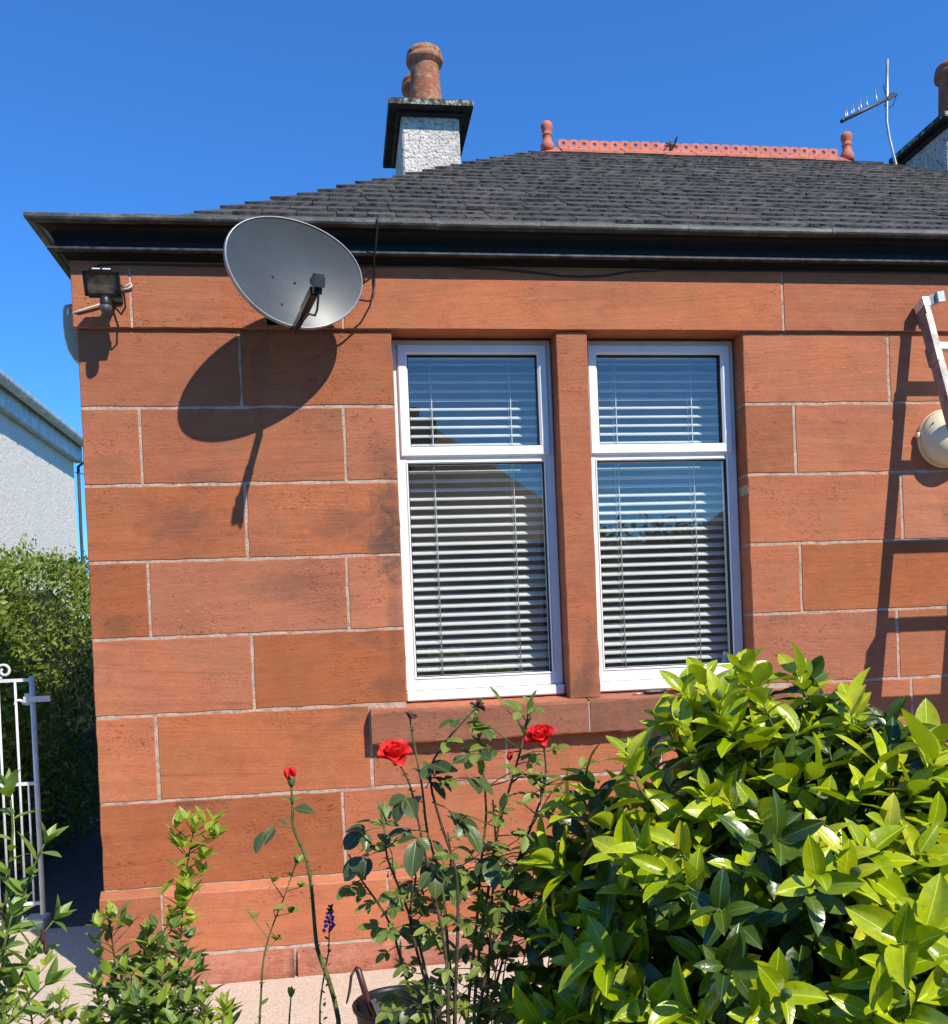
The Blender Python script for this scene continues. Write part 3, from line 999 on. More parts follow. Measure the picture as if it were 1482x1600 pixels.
def slate_geo(width, length, th, cl=0.0, cr=0.0):
    """local: x along the eave, y up the slope, z out of the roof; cl/cr = clipped lower corners; tail is thicker and chipped"""
    n = 5; vs = []
    for i in range(n + 1):
        x = width * (i / n - 0.5)
        j = random.gauss(0, 0.0032)
        e = abs(i / n - 0.5) * 2
        y = j + (0.006 if e > 0.9 else 0)
        vs += [(x, y + 0.0015 + random.uniform(-0.002, 0.006), th), (x, y, 0.0), (x * 0.98, length, th * 0.4), (x * 0.98, length, 0.0)]
    fs = []
    for i in range(n):
        a, b = i * 4, (i + 1) * 4
        fs += [(a, b, b + 2, a + 2), (a + 1, b + 1, b, a), (a + 3, b + 3, b + 1, a + 1)]
    fs += [(1, 0, 2, 3), (n * 4, n * 4 + 1, n * 4 + 3, n * 4 + 2)]
    return vs, fs


slate_vars = []
for k in range(14):
    wd = 0.105 + 0.0105 * k
    vs, fs = slate_geo(wd, SLEN, STH)
    slate_vars.append((wd, vs, fs, MB().add(vs, fs).mesh("slate", m_slate)))


def slope_frame(side):
    """origin and axes of a roof slope: (point at u, v up-slope length)"""
    cp, sp = math.cos(pitch), math.sin(pitch)
    if side == 'front':
        return lambda u, v: Vector((u, v * cp, EZ + v * sp)), Vector((1, 0, 0)), Vector((0, cp, sp))
    if side == 'left':
        return lambda u, v: Vector((XL + v * cp, u, EZ + v * sp)), Vector((0, -1, 0)), Vector((cp, 0, sp))
    if side == 'right':
        return lambda u, v: Vector((XR - v * cp, u, EZ + v * sp)), Vector((0, 1, 0)), Vector((-cp, 0, sp))
    return lambda u, v: Vector((u, YB - v * cp, EZ + v * sp)), Vector((-1, 0, 0)), Vector((0, -cp, sp))


roof_slates = []
VMAX = RY / math.cos(pitch)
for side in ('front', 'left', 'right', 'back'):
    P, ax, ay = slope_frame(side)
    az = ax.cross(ay)
    v = 0.03; row = 0
    while v < VMAX - 0.06:
        yy = max(0.0, v) * math.cos(pitch)
        if side in ('front', 'back'): a, b = XL + yy - 0.03, XR - yy + 0.03
        else: a, b = yy - 0.03, YB - yy + 0.03
        u = a - random.uniform(0.0, 0.05) if side != 'front' else a - random.uniform(-0.01, 0.045)
        while u < b:
            kk = int(min(13, max(0, random.gauss(5.5, 3.2))))
            wd, vs, fs, me = slate_vars[kk]
            uc = u + wd / 2
            o = P(uc, v + random.gauss(0, 0.0035)) + az * (0.012 + random.uniform(0, 0.005))
            tl = R(3.6) + random.gauss(0, R(0.6))      # each slate lies on the ones below: its tail stands up
            ay2 = (ay * math.cos(tl) - az * math.sin(tl)); az2 = (az * math.cos(tl) + ay * math.sin(tl))
            sk = random.gauss(0, R(0.5))
            ax2 = ax * math.cos(sk) + ay2 * math.sin(sk); ay3 = ay2 * math.cos(sk) - ax * math.sin(sk)
            lim = SLEN
            o2 = o + az * 0.016
            m4 = Matrix((ax2, ay3, az2)).transposed().to_4x4(); m4.translation = o2
            # keep the tail end only where the slope still carries it
            vt = v + SLEN
            sc = min(1.0, max(0.35, (VMAX - v) / SLEN))
            if side == 'front': key = (o2 - Vector((0, -4.2, 1.43))).length + (0 if v > 0.55 else 50) + (0 if (o2.x / (o2.y + 4.2)) < 0.73 else 60)
            else: key = 200
            # trim the heads of the slates at the hip so that they do not stick out over the other slope
            roof_slates.append((key, side, m4, wd, vs, fs, me, sc))
            u += wd + 0.004
        v += EXPO * random.uniform(0.985, 1.015) * (1.0 if v < 1.5 else 0.93); row += 1
roof_slates.sort(key=lambda s: s[0])


def hip_clamp(side, p, tail):
    """keep a slate on its own slope: cut it at the hips, the tail standing a little over"""
    o = 0.036 if tail else 0.012
    if side in ('front', 'back'):
        d = p.y if side == 'front' else YB - p.y
        p.x = min(max(p.x, XL + d - o), XR - d + o)
    else:
        d = p.x - XL if side == 'left' else XR - p.x
        p.y = min(max(p.y, d + 0.02), YB - d - 0.02)
    return p


rest = MB()
for i, (key, side, m4, wd, vs, fs, me, sc) in enumerate(roof_slates):
    m5 = m4 @ Matrix.Diagonal((1, sc, 1, 1))
    w0 = [m5 @ Vector(q) for q in vs]
    w1 = [hip_clamp(side, q.copy(), n % 4 < 2) for n, q in enumerate(w0)]
    cut = max((p - q).length for p, q in zip(w0, w1))
    if i < 300:
        if cut < 0.002: link_mesh("slate", me, roof, mat4=m5)
        else: MB().add(w1, fs).build("slate", m_slate, roof, m5.translation)
    else:
        rest.add(w1, fs)
rs = rest.build("slates", m_slate, roof)
rs["kind"] = "stuff"

# crested ridge tiles
cell = (RX1 - RX0 - 0.22) / 28
rx = RX0 + 0.11


def crest_cell(mb, xa, zb_, w, y, th):
    n = 20; r = w * 0.175; cz = zb_ + 0.030; cx = xa + w / 2
    outer, inner = [], []
    for k in range(n):
        an = 2 * math.pi * k / n
        cs, sn = math.cos(an), math.sin(an)
        inner.append((cx + r * cs, cz + r * sn))
        if sn >= 0:
            s = 1 / max(abs(cs), abs(sn))
            ox, oz = cx + w / 2 * 0.995 * cs * s, cz + 0.030 * sn * s * (1 - 0.22 * min(1, abs(cs * s)) ** 3)
        else:
            s = 1 / max(abs(cs), abs(sn))
            ox, oz = cx + w / 2 * 0.995 * cs * s, cz + 0.030 * sn * s
        outer.append((ox, oz))
    vs = [(x, y - th, z) for x, z in outer] + [(x, y - th, z) for x, z in inner] + [(x, y + th, z) for x, z in outer] + [(x, y + th, z) for x, z in inner]
    fs = []
    for k in range(n):
        j = (k + 1) % n
        fs += [(k, j, n + j, n + k), (2 * n + k, 3 * n + k, 3 * n + j, 2 * n + j), (k, 2 * n + k, 2 * n + j, j), (n + k, n + j, 3 * n + j, 3 * n + k)]
    mb.add(vs, fs)


tiles = [3, 3, 4, 3, 3, 3, 3, 3, 3]
k = 0
for nt in tiles:
    mb = MB(); xa = rx + k * cell; xb = xa + nt * cell
    dz = random.uniform(-0.004, 0.004)
    hz = RZ + 0.050 + dz
    ys = 0.105
    for s in (-1, 1):
        vs = [(xa + 0.002, RY, hz + 0.014), (xb - 0.002, RY, hz + 0.014), (xb - 0.002, RY + s * ys, hz - ys * T + 0.022), (xa + 0.002, RY + s * ys, hz - ys * T + 0.022),
              (xa + 0.002, RY, hz - 0.004), (xb - 0.002, RY, hz - 0.004), (xb - 0.002, RY + s * ys, hz - ys * T + 0.002), (xa + 0.002, RY + s * ys, hz - ys * T + 0.002)]
        fs = [(0, 1, 2, 3), (7, 6, 5, 4), (3, 2, 6, 7), (0, 3, 7, 4), (1, 5, 6, 2)]
        if s == -1: fs = [f[::-1] for f in fs]
        mb.add(vs, fs)
    for q in range(nt): crest_cell(mb, xa + q * cell, hz + 0.008, cell, RY, 0.010)
    mb.build("ridge_tile", m_terra, roof)
    k += nt
for (x, s) in ((RX0 + 0.03, -1), (RX1 - 0.03, 1)):
    fin = MB()
    prof = [(0.052, -0.02), (0.050, 0.03), (0.036, 0.055), (0.030, 0.085), (0.034, 0.098), (0.040, 0.103), (0.034, 0.110), (0.030, 0.114), (0.037, 0.135), (0.044, 0.160), (0.043, 0.178), (0.033, 0.196), (0.018, 0.204), (0.004, 0.206)]
    fin.lathe(prof, (x, RY, RZ + 0.045), 20)
    xa, xb = (x - 0.12, x + 0.075) if s < 0 else (x - 0.075, x + 0.12)
    for q in (-1, 1):
        drop0 = 0.05 if s < 0 else 0; drop1 = 0.05 if s > 0 else 0
        vs = [(xa, RY, RZ + 0.064 - drop0), (xb, RY, RZ + 0.064 - drop1), (xb, RY + q * 0.105, RZ - 0.014 - drop1 * 0.6), (xa, RY + q * 0.105, RZ - 0.014 - drop0 * 0.6),
              (xa, RY, RZ + 0.040 - drop0), (xb, RY, RZ + 0.040 - drop1), (xb, RY + q * 0.105, RZ - 0.036 - drop1 * 0.6), (xa, RY + q * 0.105, RZ - 0.036 - drop0 * 0.6)]
        fs = [(0, 1, 2, 3), (7, 6, 5, 4), (3, 2, 6, 7), (0, 3, 7, 4), (1, 5, 6, 2)]
        if q == -1: fs = [f[::-1] for f in fs]
        fin.add(vs, fs)
    fin.build("finial", m_terra, roof)

# ------------------------------------------------------------------ chimneys


def chimney(x0, x1, y0, y1, ztop, pots, base, red=False):
    ch = empty("chimney", ((x0 + x1) / 2, (y0 + y1) / 2, base), house)
    st = MB()
    n = 14
    st.bbox(x0, x1, y0, y1, base, ztop - 0.045, 0.012)
    st.build("stack", m_harl, ch)
    o = 0.088
    cp = MB()
    cp.bbox(x0 - o, x1 + o, y0 - o - 0.01, y1 + o, ztop - 0.048, ztop, 0.006, 0)
    cp.mi = [1 if abs(sum(cp.v[i][2] for i in f) / len(f) - (ztop - 0.024)) < 0.02 else 0 for f in cp.f]
    # shallow bed mould and the haunching that carries the pots
    cp.bbox(x0 - 0.03, x1 + 0.03, y0 - 0.03, y1 + 0.03, ztop - 0.075, ztop - 0.047, 0.008, 0)
    zt = ztop + 0.07
    a0, a1, b0, b1 = x0 - 0.05, x1 + 0.05, y0 - 0.05, y1 + 0.05
    i_ = 0.12
    cp.add([(a0, b0, ztop - 0.002), (a1, b0, ztop - 0.002), (a1, b1, ztop - 0.002), (a0, b1, ztop - 0.002), (a0 + i_, b0 + i_, zt), (a1 - i_, b0 + i_, zt), (a1 - i_, b1 - i_, zt), (a0 + i_, b1 - i_, zt)],
           [(0, 1, 5, 4), (1, 2, 6, 5), (2, 3, 7, 6), (3, 0, 4, 7), (4, 5, 6, 7)], False, 0)
    cp.build("cope", [m_cap, m_cap_edge], ch)
    for (px, py, r, h) in pots:
        p = MB()
        prof = [(r * 1.0, 0), (r * 0.96, 0.06), (r * 0.90, h * 0.45), (r * 0.86, h * 0.74), (r * 0.88, h * 0.77), (r * 1.06, h * 0.80), (r * 1.10, h * 0.83), (r * 1.10, h * 0.87), (r * 1.02, h * 0.89),
                (r * 1.04, h * 0.91), (r * 1.06, h * 0.94), (r * 0.98, h * 0.985), (r * 0.92, h), (r * 0.72, h), (r * 0.70, h * 0.85)]
        p.lathe(prof, (px, py, ztop + 0.03), 28)
        p.build("chimney_pot", m_pot_red if red else m_pot, ch)
    return ch


chimney(0.556, 0.948, 2.20, 2.875, 5.033, [(0.748, 2.38, 0.116, 0.445), (0.738, 2.72, 0.116, 0.45)], 3.7)
chimney(4.635, 5.03, 2.33, 2.86, 5.165, [(4.86, 2.55, 0.125, 0.50)], 3.9, True)


# ------------------------------------------------------------------ things on the house
# satellite dish
DC = Vector((-0.1156, -0.3021, 2.942))
DN, DA, DB = Vector((0.4182, -0.9083, -0.0065)), Vector((0.9072, 0.4181, -0.0467)), Vector((0.0451, 0.0136, 0.9989))
dish = empty("satellite_dish", (-0.19, 0.0, 2.90))
tag(dish, "grey oval satellite dish with black arm mounted on the wall below the gutter", "satellite dish")


def dish_pt(th, rho, off=0.0, grow=0.0):
    rad = 1 - 0.0028 * math.cos(3 * th) + 0.0151 * math.sin(3 * th) + 0.0019 * math.cos(4 * th)
    h = 0.014 * math.cos(2 * th) + 0.0015 * math.sin(2 * th)
    return DC + DA * ((0.2867 * rho + grow) * rad * math.cos(th)) + DB * ((0.2112 * rho + grow) * rad * math.sin(th)) + DN * (h * rho * rho - 0.05 * (1 - rho * rho) + off)


mb = MB(); nr, nth = 12, 64
vs = [dish_pt(0, 0)]
for i in range(1, nr + 1):
    for k in range(nth): vs.append(dish_pt(2 * math.pi * k / nth, i / nr))
fs = [(0, 1 + k, 1 + (k + 1) % nth) for k in range(nth)]
for i in range(nr - 1):
    for k in range(nth):
        a = 1 + i * nth + k; b = 1 + i * nth + (k + 1) % nth
        fs.append((a, a + nth, b + nth, b))
mb.add(vs, fs, True)
mb.build("reflector", m_dish, dish)
mb = MB(); ringp = []
for k in range(nth):
    th = 2 * math.pi * k / nth
    ringp.append([dish_pt(th, 1, 0.002), dish_pt(th, 1, 0.003, 0.005), dish_pt(th, 1, -0.004, 0.0075), dish_pt(th, 1, -0.017, 0.0075), dish_pt(th, 1, -0.017, 0.004), dish_pt(th, 1, -0.001, 0.002)])
vs = [p for r_ in ringp for p in r_]
fs = []
for k in range(nth):
    a, b = k * 6, ((k + 1) % nth) * 6
    for q in range(6): fs.append((a + q, b + q, b + (q + 1) % 6, a + (q + 1) % 6)[::-1])
mb.add(vs, fs, True)
mb.build("rim", m_dish_rim, dish)
for (u, v_) in ((-0.28, -0.12), (0.06, -0.13), (-0.15, -0.62)):
    rho = math.hypot(u, v_); th = math.atan2(v_, u)
    MB().lathe([(0.0055, -0.004), (0.0055, 0.0015), (0.003, 0.0035)], dish_pt(th, rho), 10, DN).build("bolt", m_plastic_black, dish)
A0, A1 = Vector((-0.128, -0.285, 2.712)), Vector((-0.042, -0.588, 2.757))
mb = MB(); mb.bar(A0, A0.lerp(A1, 0.55), 0.022, 0.030, (1, 0, 0)); mb.bar(A0.lerp(A1, 0.5), A1, 0.028, 0.034, (1, 0, 0))
mb.bar(Vector((-0.165, -0.235, 2.80)), A0, 0.024, 0.03, (1, 0, 0))
mb.build("feed_arm", m_plastic_black, dish)
LN = Vector((-0.0297, -0.612, 2.782))
to_d = (DC - DN * 0.05 - LN).normalized()
sx = to_d.cross(Vector((0, 0, 1))).normalized(); sz = sx.cross(to_d)
mb = MB()
mb.lathe([(0.010, -0.005), (0.016, 0.0), (0.019, 0.02), (0.019, 0.034), (0.012, 0.036)], LN, 18, to_d)
lnb = mb.build("feed_horn", m_plastic_black, dish)
mb = MB(); mb.obox(LN - to_d * 0.022 + sz * 0.003, sx, to_d, sz, 0.040, 0.046, 0.036); mb.obox(LN - to_d * 0.020 + sz * 0.024, sx, to_d, sz, 0.034, 0.038, 0.012)
mb.build("receiver", m_plastic_grey, dish)
mb = MB(); mb.obox(LN - to_d * 0.012 - sz * 0.028, sx, to_d, sz, 0.030, 0.03, 0.026)
mb.build("receiver_clamp", m_plastic_black, dish)
loop = [LN - to_d * 0.03 - sz * 0.02, LN - to_d * 0.035 - sz * 0.05, LN - to_d * 0.030 - sz * 0.095, LN - to_d * 0.004 - sz * 0.118, A0.lerp(A1, 0.78) - sz * 0.05, A0.lerp(A1, 0.3) - sz * 0.02, A0 - sz * 0.012]
MB().tube(loop, 0.0042, 8).build("coaxial_cable", m_plastic_black, dish)
bk = MB()
bk.tube([DC - DN * 0.066, DC - DN * 0.12 + Vector((0, 0, -0.02)), Vector((-0.205, -0.10, 2.90)), Vector((-0.205, -0.012, 2.90))], 0.017, 12)
bk.obox(DC - DN * 0.085 - DB * 0.03, DA, DN, DB, 0.07, 0.03, 0.17)
bk.box(-0.255, -0.155, -0.016, 0.004 - 0.02 + 0.0, 2.82, 2.98)
bk.build("wall_bracket", m_metal, dish)
# cable from the gutter down to the dish
pts = [(0.235, -0.156, 3.233), (0.232, -0.160, 3.205), (0.222, -0.10, 3.12), (0.215, -0.095, 3.10), (0.216, -0.03, 3.05), (0.214, -0.024, 2.985), (0.206, -0.04, 2.935), (0.185, -0.075, 2.905), (0.14, -0.12, 2.895), (0.06, -0.16, 2.885), (-0.08, -0.215, 2.88)]
tag(MB().tube(pts, 0.0042, 8).build("aerial_cable", m_plastic_black), "black cable hanging from the gutter to the right edge of the dish", "cable")
pts = [(-0.98, -0.0195, 3.045), (-0.93, -0.021, 3.068), (-0.80, -0.021, 3.073), (-0.55, -0.021, 3.070), (-0.2, -0.021, 3.072), (0.2, -0.021, 3.078), (0.52, -0.021, 3.082), (0.75, -0.021, 3.074), (0.95, -0.022, 3.058), (1.06, -0.022, 3.046), (1.15, -0.022, 3.044), (1.26, -0.022, 3.050), (1.36, -0.021, 3.068), (1.55, -0.021, 3.080), (2.2, -0.021, 3.083), (3.4, -0.021, 3.083)]
tag(MB().tube(pts, 0.0040, 8).build("eaves_cable", m_plastic_black), "thin black cable sagging along the wall under the cornice", "cable")
pts = [(0.214, -0.05, 2.845), (0.19, -0.11, 2.82), (0.12, -0.16, 2.79)]

# security floodlight near the corner
fl = empty("security_floodlight", (-0.87, -0.016, 2.95))
tag(fl, "small black floodlight with motion sensor at the left wall corner", "floodlight")
fy, fz = Vector((0.05, -0.86, -0.50)).normalized(), None
fxv = Vector((1, 0.06, 0)).normalized(); fzv = fxv.cross(fy) * -1
if fzv.z < 0: fzv = -fzv
fc = Vector((-0.890, -0.190, 2.925))
mb = MB()
# tapered body: deep at the front frame, small at the back
W, H, D = 0.140, 0.096, 0.085
vs = []
for (d, k) in ((0.0, 1.0), (0.012, 1.0), (D * 0.6, 0.86), (D, 0.55)):
    for (i, j) in ((-1, -1), (1, -1), (1, 1), (-1, 1)):
        vs.append(fc - fy * d + fxv * (i * W / 2 * k) + fzv * (j * H / 2 * k))
fs = []
for r_ in range(3):
    for k in range(4): fs.append((r_ * 4 + k, r_ * 4 + (k + 1) % 4, (r_ + 1) * 4 + (k + 1) % 4, (r_ + 1) * 4 + k))
fs.append((12, 13, 14, 15))
mb.add(vs, fs)
# front bezel
for (cx, cz, w_, h_) in ((0, 0.5, 1, .12), (0, -0.5, 1, .14), (-0.5, 0, .10, 1), (0.5, 0, .10, 1)):
    mb.obox(fc + fxv * (cx * W * (1 - .1)) + fzv * (cz * H * (1 - .13)) + fy * 0.004, fxv, fy, fzv, W * w_ if w_ == 1 else W * 0.1, 0.012, H * h_ if h_ == 1 else H * 0.13)
mb.obox(fc - fy * 0.02 + fzv * (H * 0.5), fxv, fy, fzv, W * 0.6, 0.05, 0.012)
mb.build("lamp_housing", m_plastic_black, fl)
mb = MB(); mb.obox(fc + fy * 0.001, fxv, fy, fzv, W * 0.86, 0.004, H * 0.78); mb.build("lens", m_lens, fl)
for dx in (-0.018, 0.022):
    MB().obox(fc - fy * 0.012 + fzv * (H * 0.5 + 0.0068) + fxv * dx, fxv, fy, fzv, 0.030, 0.02, 0.002).build("label_plate", m_pvc, fl)
mb = MB()
mb.bbox(-0.925, -0.845, -0.030, -0.016, 2.905, 2.985, 0.004)
mb.bar((-0.885, -0.028, 2.92), (-0.888, -0.13, 2.905), 0.035, 0.03); mb.bar((-0.955, -0.135, 2.90), (-0.825, -0.135, 2.90), 0.012, 0.022, (0, 1, 0))
mb.tube([(-0.826, -0.16, 2.925), (-0.815, -0.145, 2.895), (-0.822, -0.10, 2.862), (-0.85, -0.05, 2.85), (-0.88, -0.03, 2.89)], 0.004, 6)
mb.build("bracket", m_plastic_black, fl)
mb = MB()
mb.lathe([(0.018, 0.0), (0.022, -0.012), (0.024, -0.03), (0.022, -0.04)], (-0.885, -0.165, 2.882), 16)
se = mb.build("sensor_housing", m_plastic_black, fl)
mb = MB(); mb.lathe([(0.023, 0), (0.024, -0.012), (0.020, -0.026), (0.010, -0.034), (0.001, -0.036)], (-0.885, -0.165, 2.845), 16)
mb.build("sensor_lens", m_plastic_grey, fl)
pts = [(-0.842, -0.018, 2.972), (-0.826, -0.024, 2.980), (-0.810, -0.026, 2.990), (-0.806, -0.024, 2.978), (-0.822, -0.024, 2.968), (-0.85, -0.02, 2.962)]
MB().tube(pts, 0.0042, 8).build("lamp_cable", m_white_cable, fl)
pts = [(-0.905, -0.03, 2.912), (-0.96, -0.026, 2.892), (-1.02, -0.024, 2.873), (-1.052, -0.014, 2.866), (-1.062, 0.06, 2.868), (-1.062, 0.14, 2.87)]
MB().tube(pts, 0.0045, 8).build("lamp_cable", m_white_cable, fl)

# bell box round the corner, on the shaded side wall
ab = empty("alarm_box", (XL, 0.24, 2.82))
tag(ab, "grey curved alarm box on the shaded side wall under the floodlight cable", "alarm box")
mb = MB()
outline = [(0.0, 2.945), (0.035, 2.950), (0.072, 2.942), (0.080, 2.925), (0.083, 2.87), (0.079, 2.80), (0.066, 2.745), (0.044, 2.705), (0.020, 2.690), (0.0, 2.688)]
vs = []
for (y, k) in ((0.10, 0.93), (0.106, 1.0), (0.34, 1.0), (0.346, 0.93)):
    for (o, z) in outline: vs.append((XL - 0.001 - o * k, y, 2.82 + (z - 2.82) * (0.96 + 0.04 * (k == 1.0))))
n = len(outline); fs = [tuple(range(n))[::-1], tuple(3 * n + k for k in range(n))]
for r_ in range(3):
    for k in range(n): fs.append((r_ * n + k, r_ * n + (k + 1) % n, (r_ + 1) * n + (k + 1) % n, (r_ + 1) * n + k))
mb.add(vs, fs)
mb.build("cover", m_olive, ab)
MB().bbox(XL - 0.062, XL - 0.052, 0.094, 0.106, 2.895, 2.925, 0.002).build("screw_tab", m_pvc, ab)

# cream dome wall light behind the ladder
lt = empty("dome_wall_light", (2.905, 0, 2.30))
tag(lt, "round cream dome wall light behind the ladder at the right edge", "wall light")
MB().lathe([(0.138, 0.0), (0.140, 0.02), (0.132, 0.03)], (2.905, 0.0, 2.295), 36, (0, -1, 0)).build("base", m_cream, lt)
MB().lathe([(0.137, 0.022), (0.134, 0.05), (0.122, 0.08), (0.098, 0.108), (0.06, 0.126), (0.02, 0.132), (0.002, 0.132)], (2.905, 0.0, 2.295), 36, (0, -1, 0)).build("dome", m_cream, lt)
MB().lathe([(0.004, 0.0), (0.004, 0.004), (0.002, 0.005)], (2.80, -0.083, 2.355), 8, (-0.4, -1, 0.3)).build("screw", m_plastic_black, lt)
MB().bbox(2.755, 2.775, -0.03, -0.008, 2.30, 2.325, 0.004).build("clip", m_cream, lt)

# ladder
lad = empty("ladder", (3.0, -0.97, 0))
tag(lad, "worn aluminium extension ladder leaning on the wall at the right edge", "ladder")
LX, LZ, LK, LDX = 2.7665, 2.921, 0.311, 0.016
lp = lambda s, dx=0.0, off=0.0: Vector((LX + LDX * s + dx, -(0.06 + LK * s) - off * 0.955, LZ - s + (-off) * -0.297 * -1))
for dx in (0.012, 0.375):
    mb = MB(); mb.bar(lp(0.0, dx), lp(1.75, dx), 0.026, 0.066, (1, 0, 0)); mb.build("upper_rail", m_alu, lad)
    mb = MB(); mb.bar(lp(0.055, dx, 0.034), lp(1.75, dx, 0.034), 0.030, 0.006, (1, 0, 0)); mb.build("rail_lit_edge", m_alu_bright, lad)  # thin bright strip standing for sunlight on the rail's front edge
    dxo = dx + (-0.031 if dx < 0.1 else 0.031)
    mb = MB(); mb.bar(lp(1.12, dxo, 0.03), lp(2.79, dxo, 0.03), 0.026, 0.072, (1, 0, 0)); mb.build("lower_rail", m_alu, lad)
    # end caps, guide brackets and feet
    mb = MB(); mb.bar(lp(-0.012, dx), lp(0.03, dx), 0.032, 0.072, (1, 0, 0)); mb.build("end_cap", m_alu_bright, lad)
    mb = MB(); mb.bar(lp(0.22, dx - 0.016 if dx < .1 else dx + .016), lp(0.31, dx - 0.016 if dx < .1 else dx + .016), 0.010, 0.07, (1, 0, 0)); mb.build("guide_bracket", m_alu, lad)
    mb = MB(); mb.bar(lp(1.10, dxo, 0.0), lp(1.24, dxo, 0.0), 0.034, 0.09, (1, 0, 0)); mb.build("guide_bracket", m_alu, lad)
    mb = MB(); mb.bar(lp(2.76, dxo, 0.03), lp(2.80, dxo, 0.03), 0.034, 0.08, (1, 0, 0)); mb.build("foot", m_plastic_black, lad)
# stand-off wheel block at the top of the left rail
mb = MB(); mb.bar(lp(0.0, 0.02, 0.0), lp(-0.03, 0.075, 0.02), 0.03, 0.045, (0, 1, 0)); mb.build("hook_arm", m_alu, lad)
mb = MB(); mb.bar(lp(-0.026, 0.07, 0.02), lp(-0.032, 0.105, 0.02), 0.055, 0.048, (0, 1, 0)); mb.build("hook_block", m_alu_bright, lad)
for i in range(6):
    s = 0.225 + i * 0.272
    a, b = lp(s, 0.012), lp(s, 0.375)
    MB().bar(a, b, 0.032, 0.034, (0, 0.3, 1)).build("rung", m_alu_bright if i < 2 else m_alu, lad)
for i in range(6):
    s = 1.30 + i * 0.272
    a, b = lp(s, -0.019, 0.03), lp(s, 0.406, 0.03)
    MB().bar(a, b, 0.032, 0.034, (0, 0.3, 1)).build("rung", m_alu, lad)

# screwdriver on the sill, bottle inside
sd = empty("screwdriver", (1.45, 0.0, 1.153))
tag(sd, "screwdriver with black and red handle lying on the window sill", "screwdriver")
MB().tube([(1.316, 0.0, 1.147), (1.375, 0.004, 1.148)], 0.0035, 8).build("blade", m_metal, sd)
MB().lathe([(0.005, 0), (0.009, 0.01), (0.0105, 0.04), (0.009, 0.08), (0.0105, 0.12)], (1.368, 0.004, 1.1525), 12, (1, 0.04, 0)).build("grip", m_plastic_black, sd)
MB().lathe([(0.0108, 0), (0.011, 0.03), (0.010, 0.075), (0.006, 0.08)], (1.488, 0.009, 1.1525), 12, (1, 0.04, 0)).build("handle_end", m_red, sd)
bt = empty("small_bottle", (1.845, 0.178, 1.2))
tag(bt, "small pale blue bottle inside the right window's lower corner", "bottle")
MB().lathe([(0.020, 0), (0.021, 0.01), (0.021, 0.075), (0.012, 0.095), (0.010, 0.10)], (1.845, 0.178, 1.2005), 16).build("body", m_bluebottle, bt)
MB().lathe([(0.011, 0.099), (0.011, 0.118), (0.009, 0.12)], (1.845, 0.178, 1.2005), 12).build("cap", m_pvc, bt)

# aerial by the right chimney
ae = empty("tv_aerial", (4.50, 2.70, 4.9))
tag(ae, "television aerial on a bent pole beside the right chimney", "aerial")
cvp = lambda x, z, y=2.70: (x, y, z)
MB().tube([cvp(4.475, 4.80), cvp(4.462, 4.96), cvp(4.405, 5.20), cvp(4.388, 5.33), cvp(4.393, 5.45), cvp(4.410, 5.81)], 0.0115, 10).build("mast", m_metal, ae)
b0, b1 = Vector((3.965, 2.60, 5.268)), Vector((4.49, 2.72, 5.555))
MB().tube([b0, b1], 0.0135, 8).build("boom", m_plastic_grey, ae)
MB().lathe([(0.014, 0), (0.016, 0.02), (0.010, 0.03)], b0 - (b1 - b0).normalized() * 0.02, 10, (b1 - b0)).build("boom_end", m_plastic_black, ae)
bd = (b1 - b0).normalized()
for k, (t_, ln) in enumerate(((0.06, .10), (0.09, .11), (0.17, .10), (0.21, .11), (0.30, .10), (0.35, .13), (0.46, .13), (0.64, .17), (0.80, .16))):
    p = b0.lerp(b1, t_)
    e = Vector((0.02, 0.25, 1)).normalized()
    MB().tube([p - e * ln * 0.12, p + e * ln * 0.85], 0.0042, 6).build("element", m_metal, ae)
MB().obox(b0.lerp(b1, 0.86), bd, Vector((0, 1, 0)), bd.cross(Vector((0, 1, 0))), 0.06, 0.03, 0.03).build("clamp", m_plastic_black, ae)
mb = MB()
mb.tube([b1, b1 + Vector((0.0, 0.05, -0.06)), b1 + Vector((-0.06, 0.04, -0.09)), b1 + Vector((-0.10, 0.01, -0.08))], 0.004, 6)
mb.tube([b1, b1 + Vector((-0.05, -0.02, 0.0)), b1 + Vector((-0.09, 0, -0.03))], 0.004, 6)
mb.build("reflector_frame", m_plastic_black, ae)

# weed in the ridge
wd = empty("ridge_weed", (2.62, RY, RZ + 0.03))
tag(wd, "small dark tuft of weed growing out of the red roof ridge", "weed")

# ------------------------------------------------------------------ left side: neighbour, hedge, gate
nb = empty("neighbour_house", (-3.6, 6.0, 0))
tag(nb, "pale grey roughcast house beyond the hedge, seen at the left edge", "house")
MB().box(-9.0, -3.6, 1.5, 9.78, 0, 4.22).build("wall", m_harl_far, nb)
MB().add([(-3.45, 1.3, 4.39), (-3.45, 9.9, 4.39), (-6.3, 9.9, 6.2), (-6.3, 1.3, 6.2), (-9.2, 1.3, 4.33), (-9.2, 9.9, 4.33)], [(0, 1, 2, 3), (3, 2, 5, 4), (0, 3, 4), (1, 5, 2)]).build("roof", m_slate, nb)
MB().box(-3.60, -3.50, 1.4, 9.86, 4.15, 4.37).build("eaves_board", m_guttergrey, nb)
gt = MB(); n = 10; vs = []
for y in (1.35, 10.15):
    for k in range(n + 1):
        an = math.pi + math.pi * k / n
        vs.append((-3.425 + 0.07 * math.cos(an), y, 4.42 + 0.085 * math.sin(an)))
fs = [(k, k + 1, n + 2 + k, n + 1 + k) for k in range(n)]
gt.add(vs, fs, True)
go = gt.build("gutter", m_guttergrey, nb)
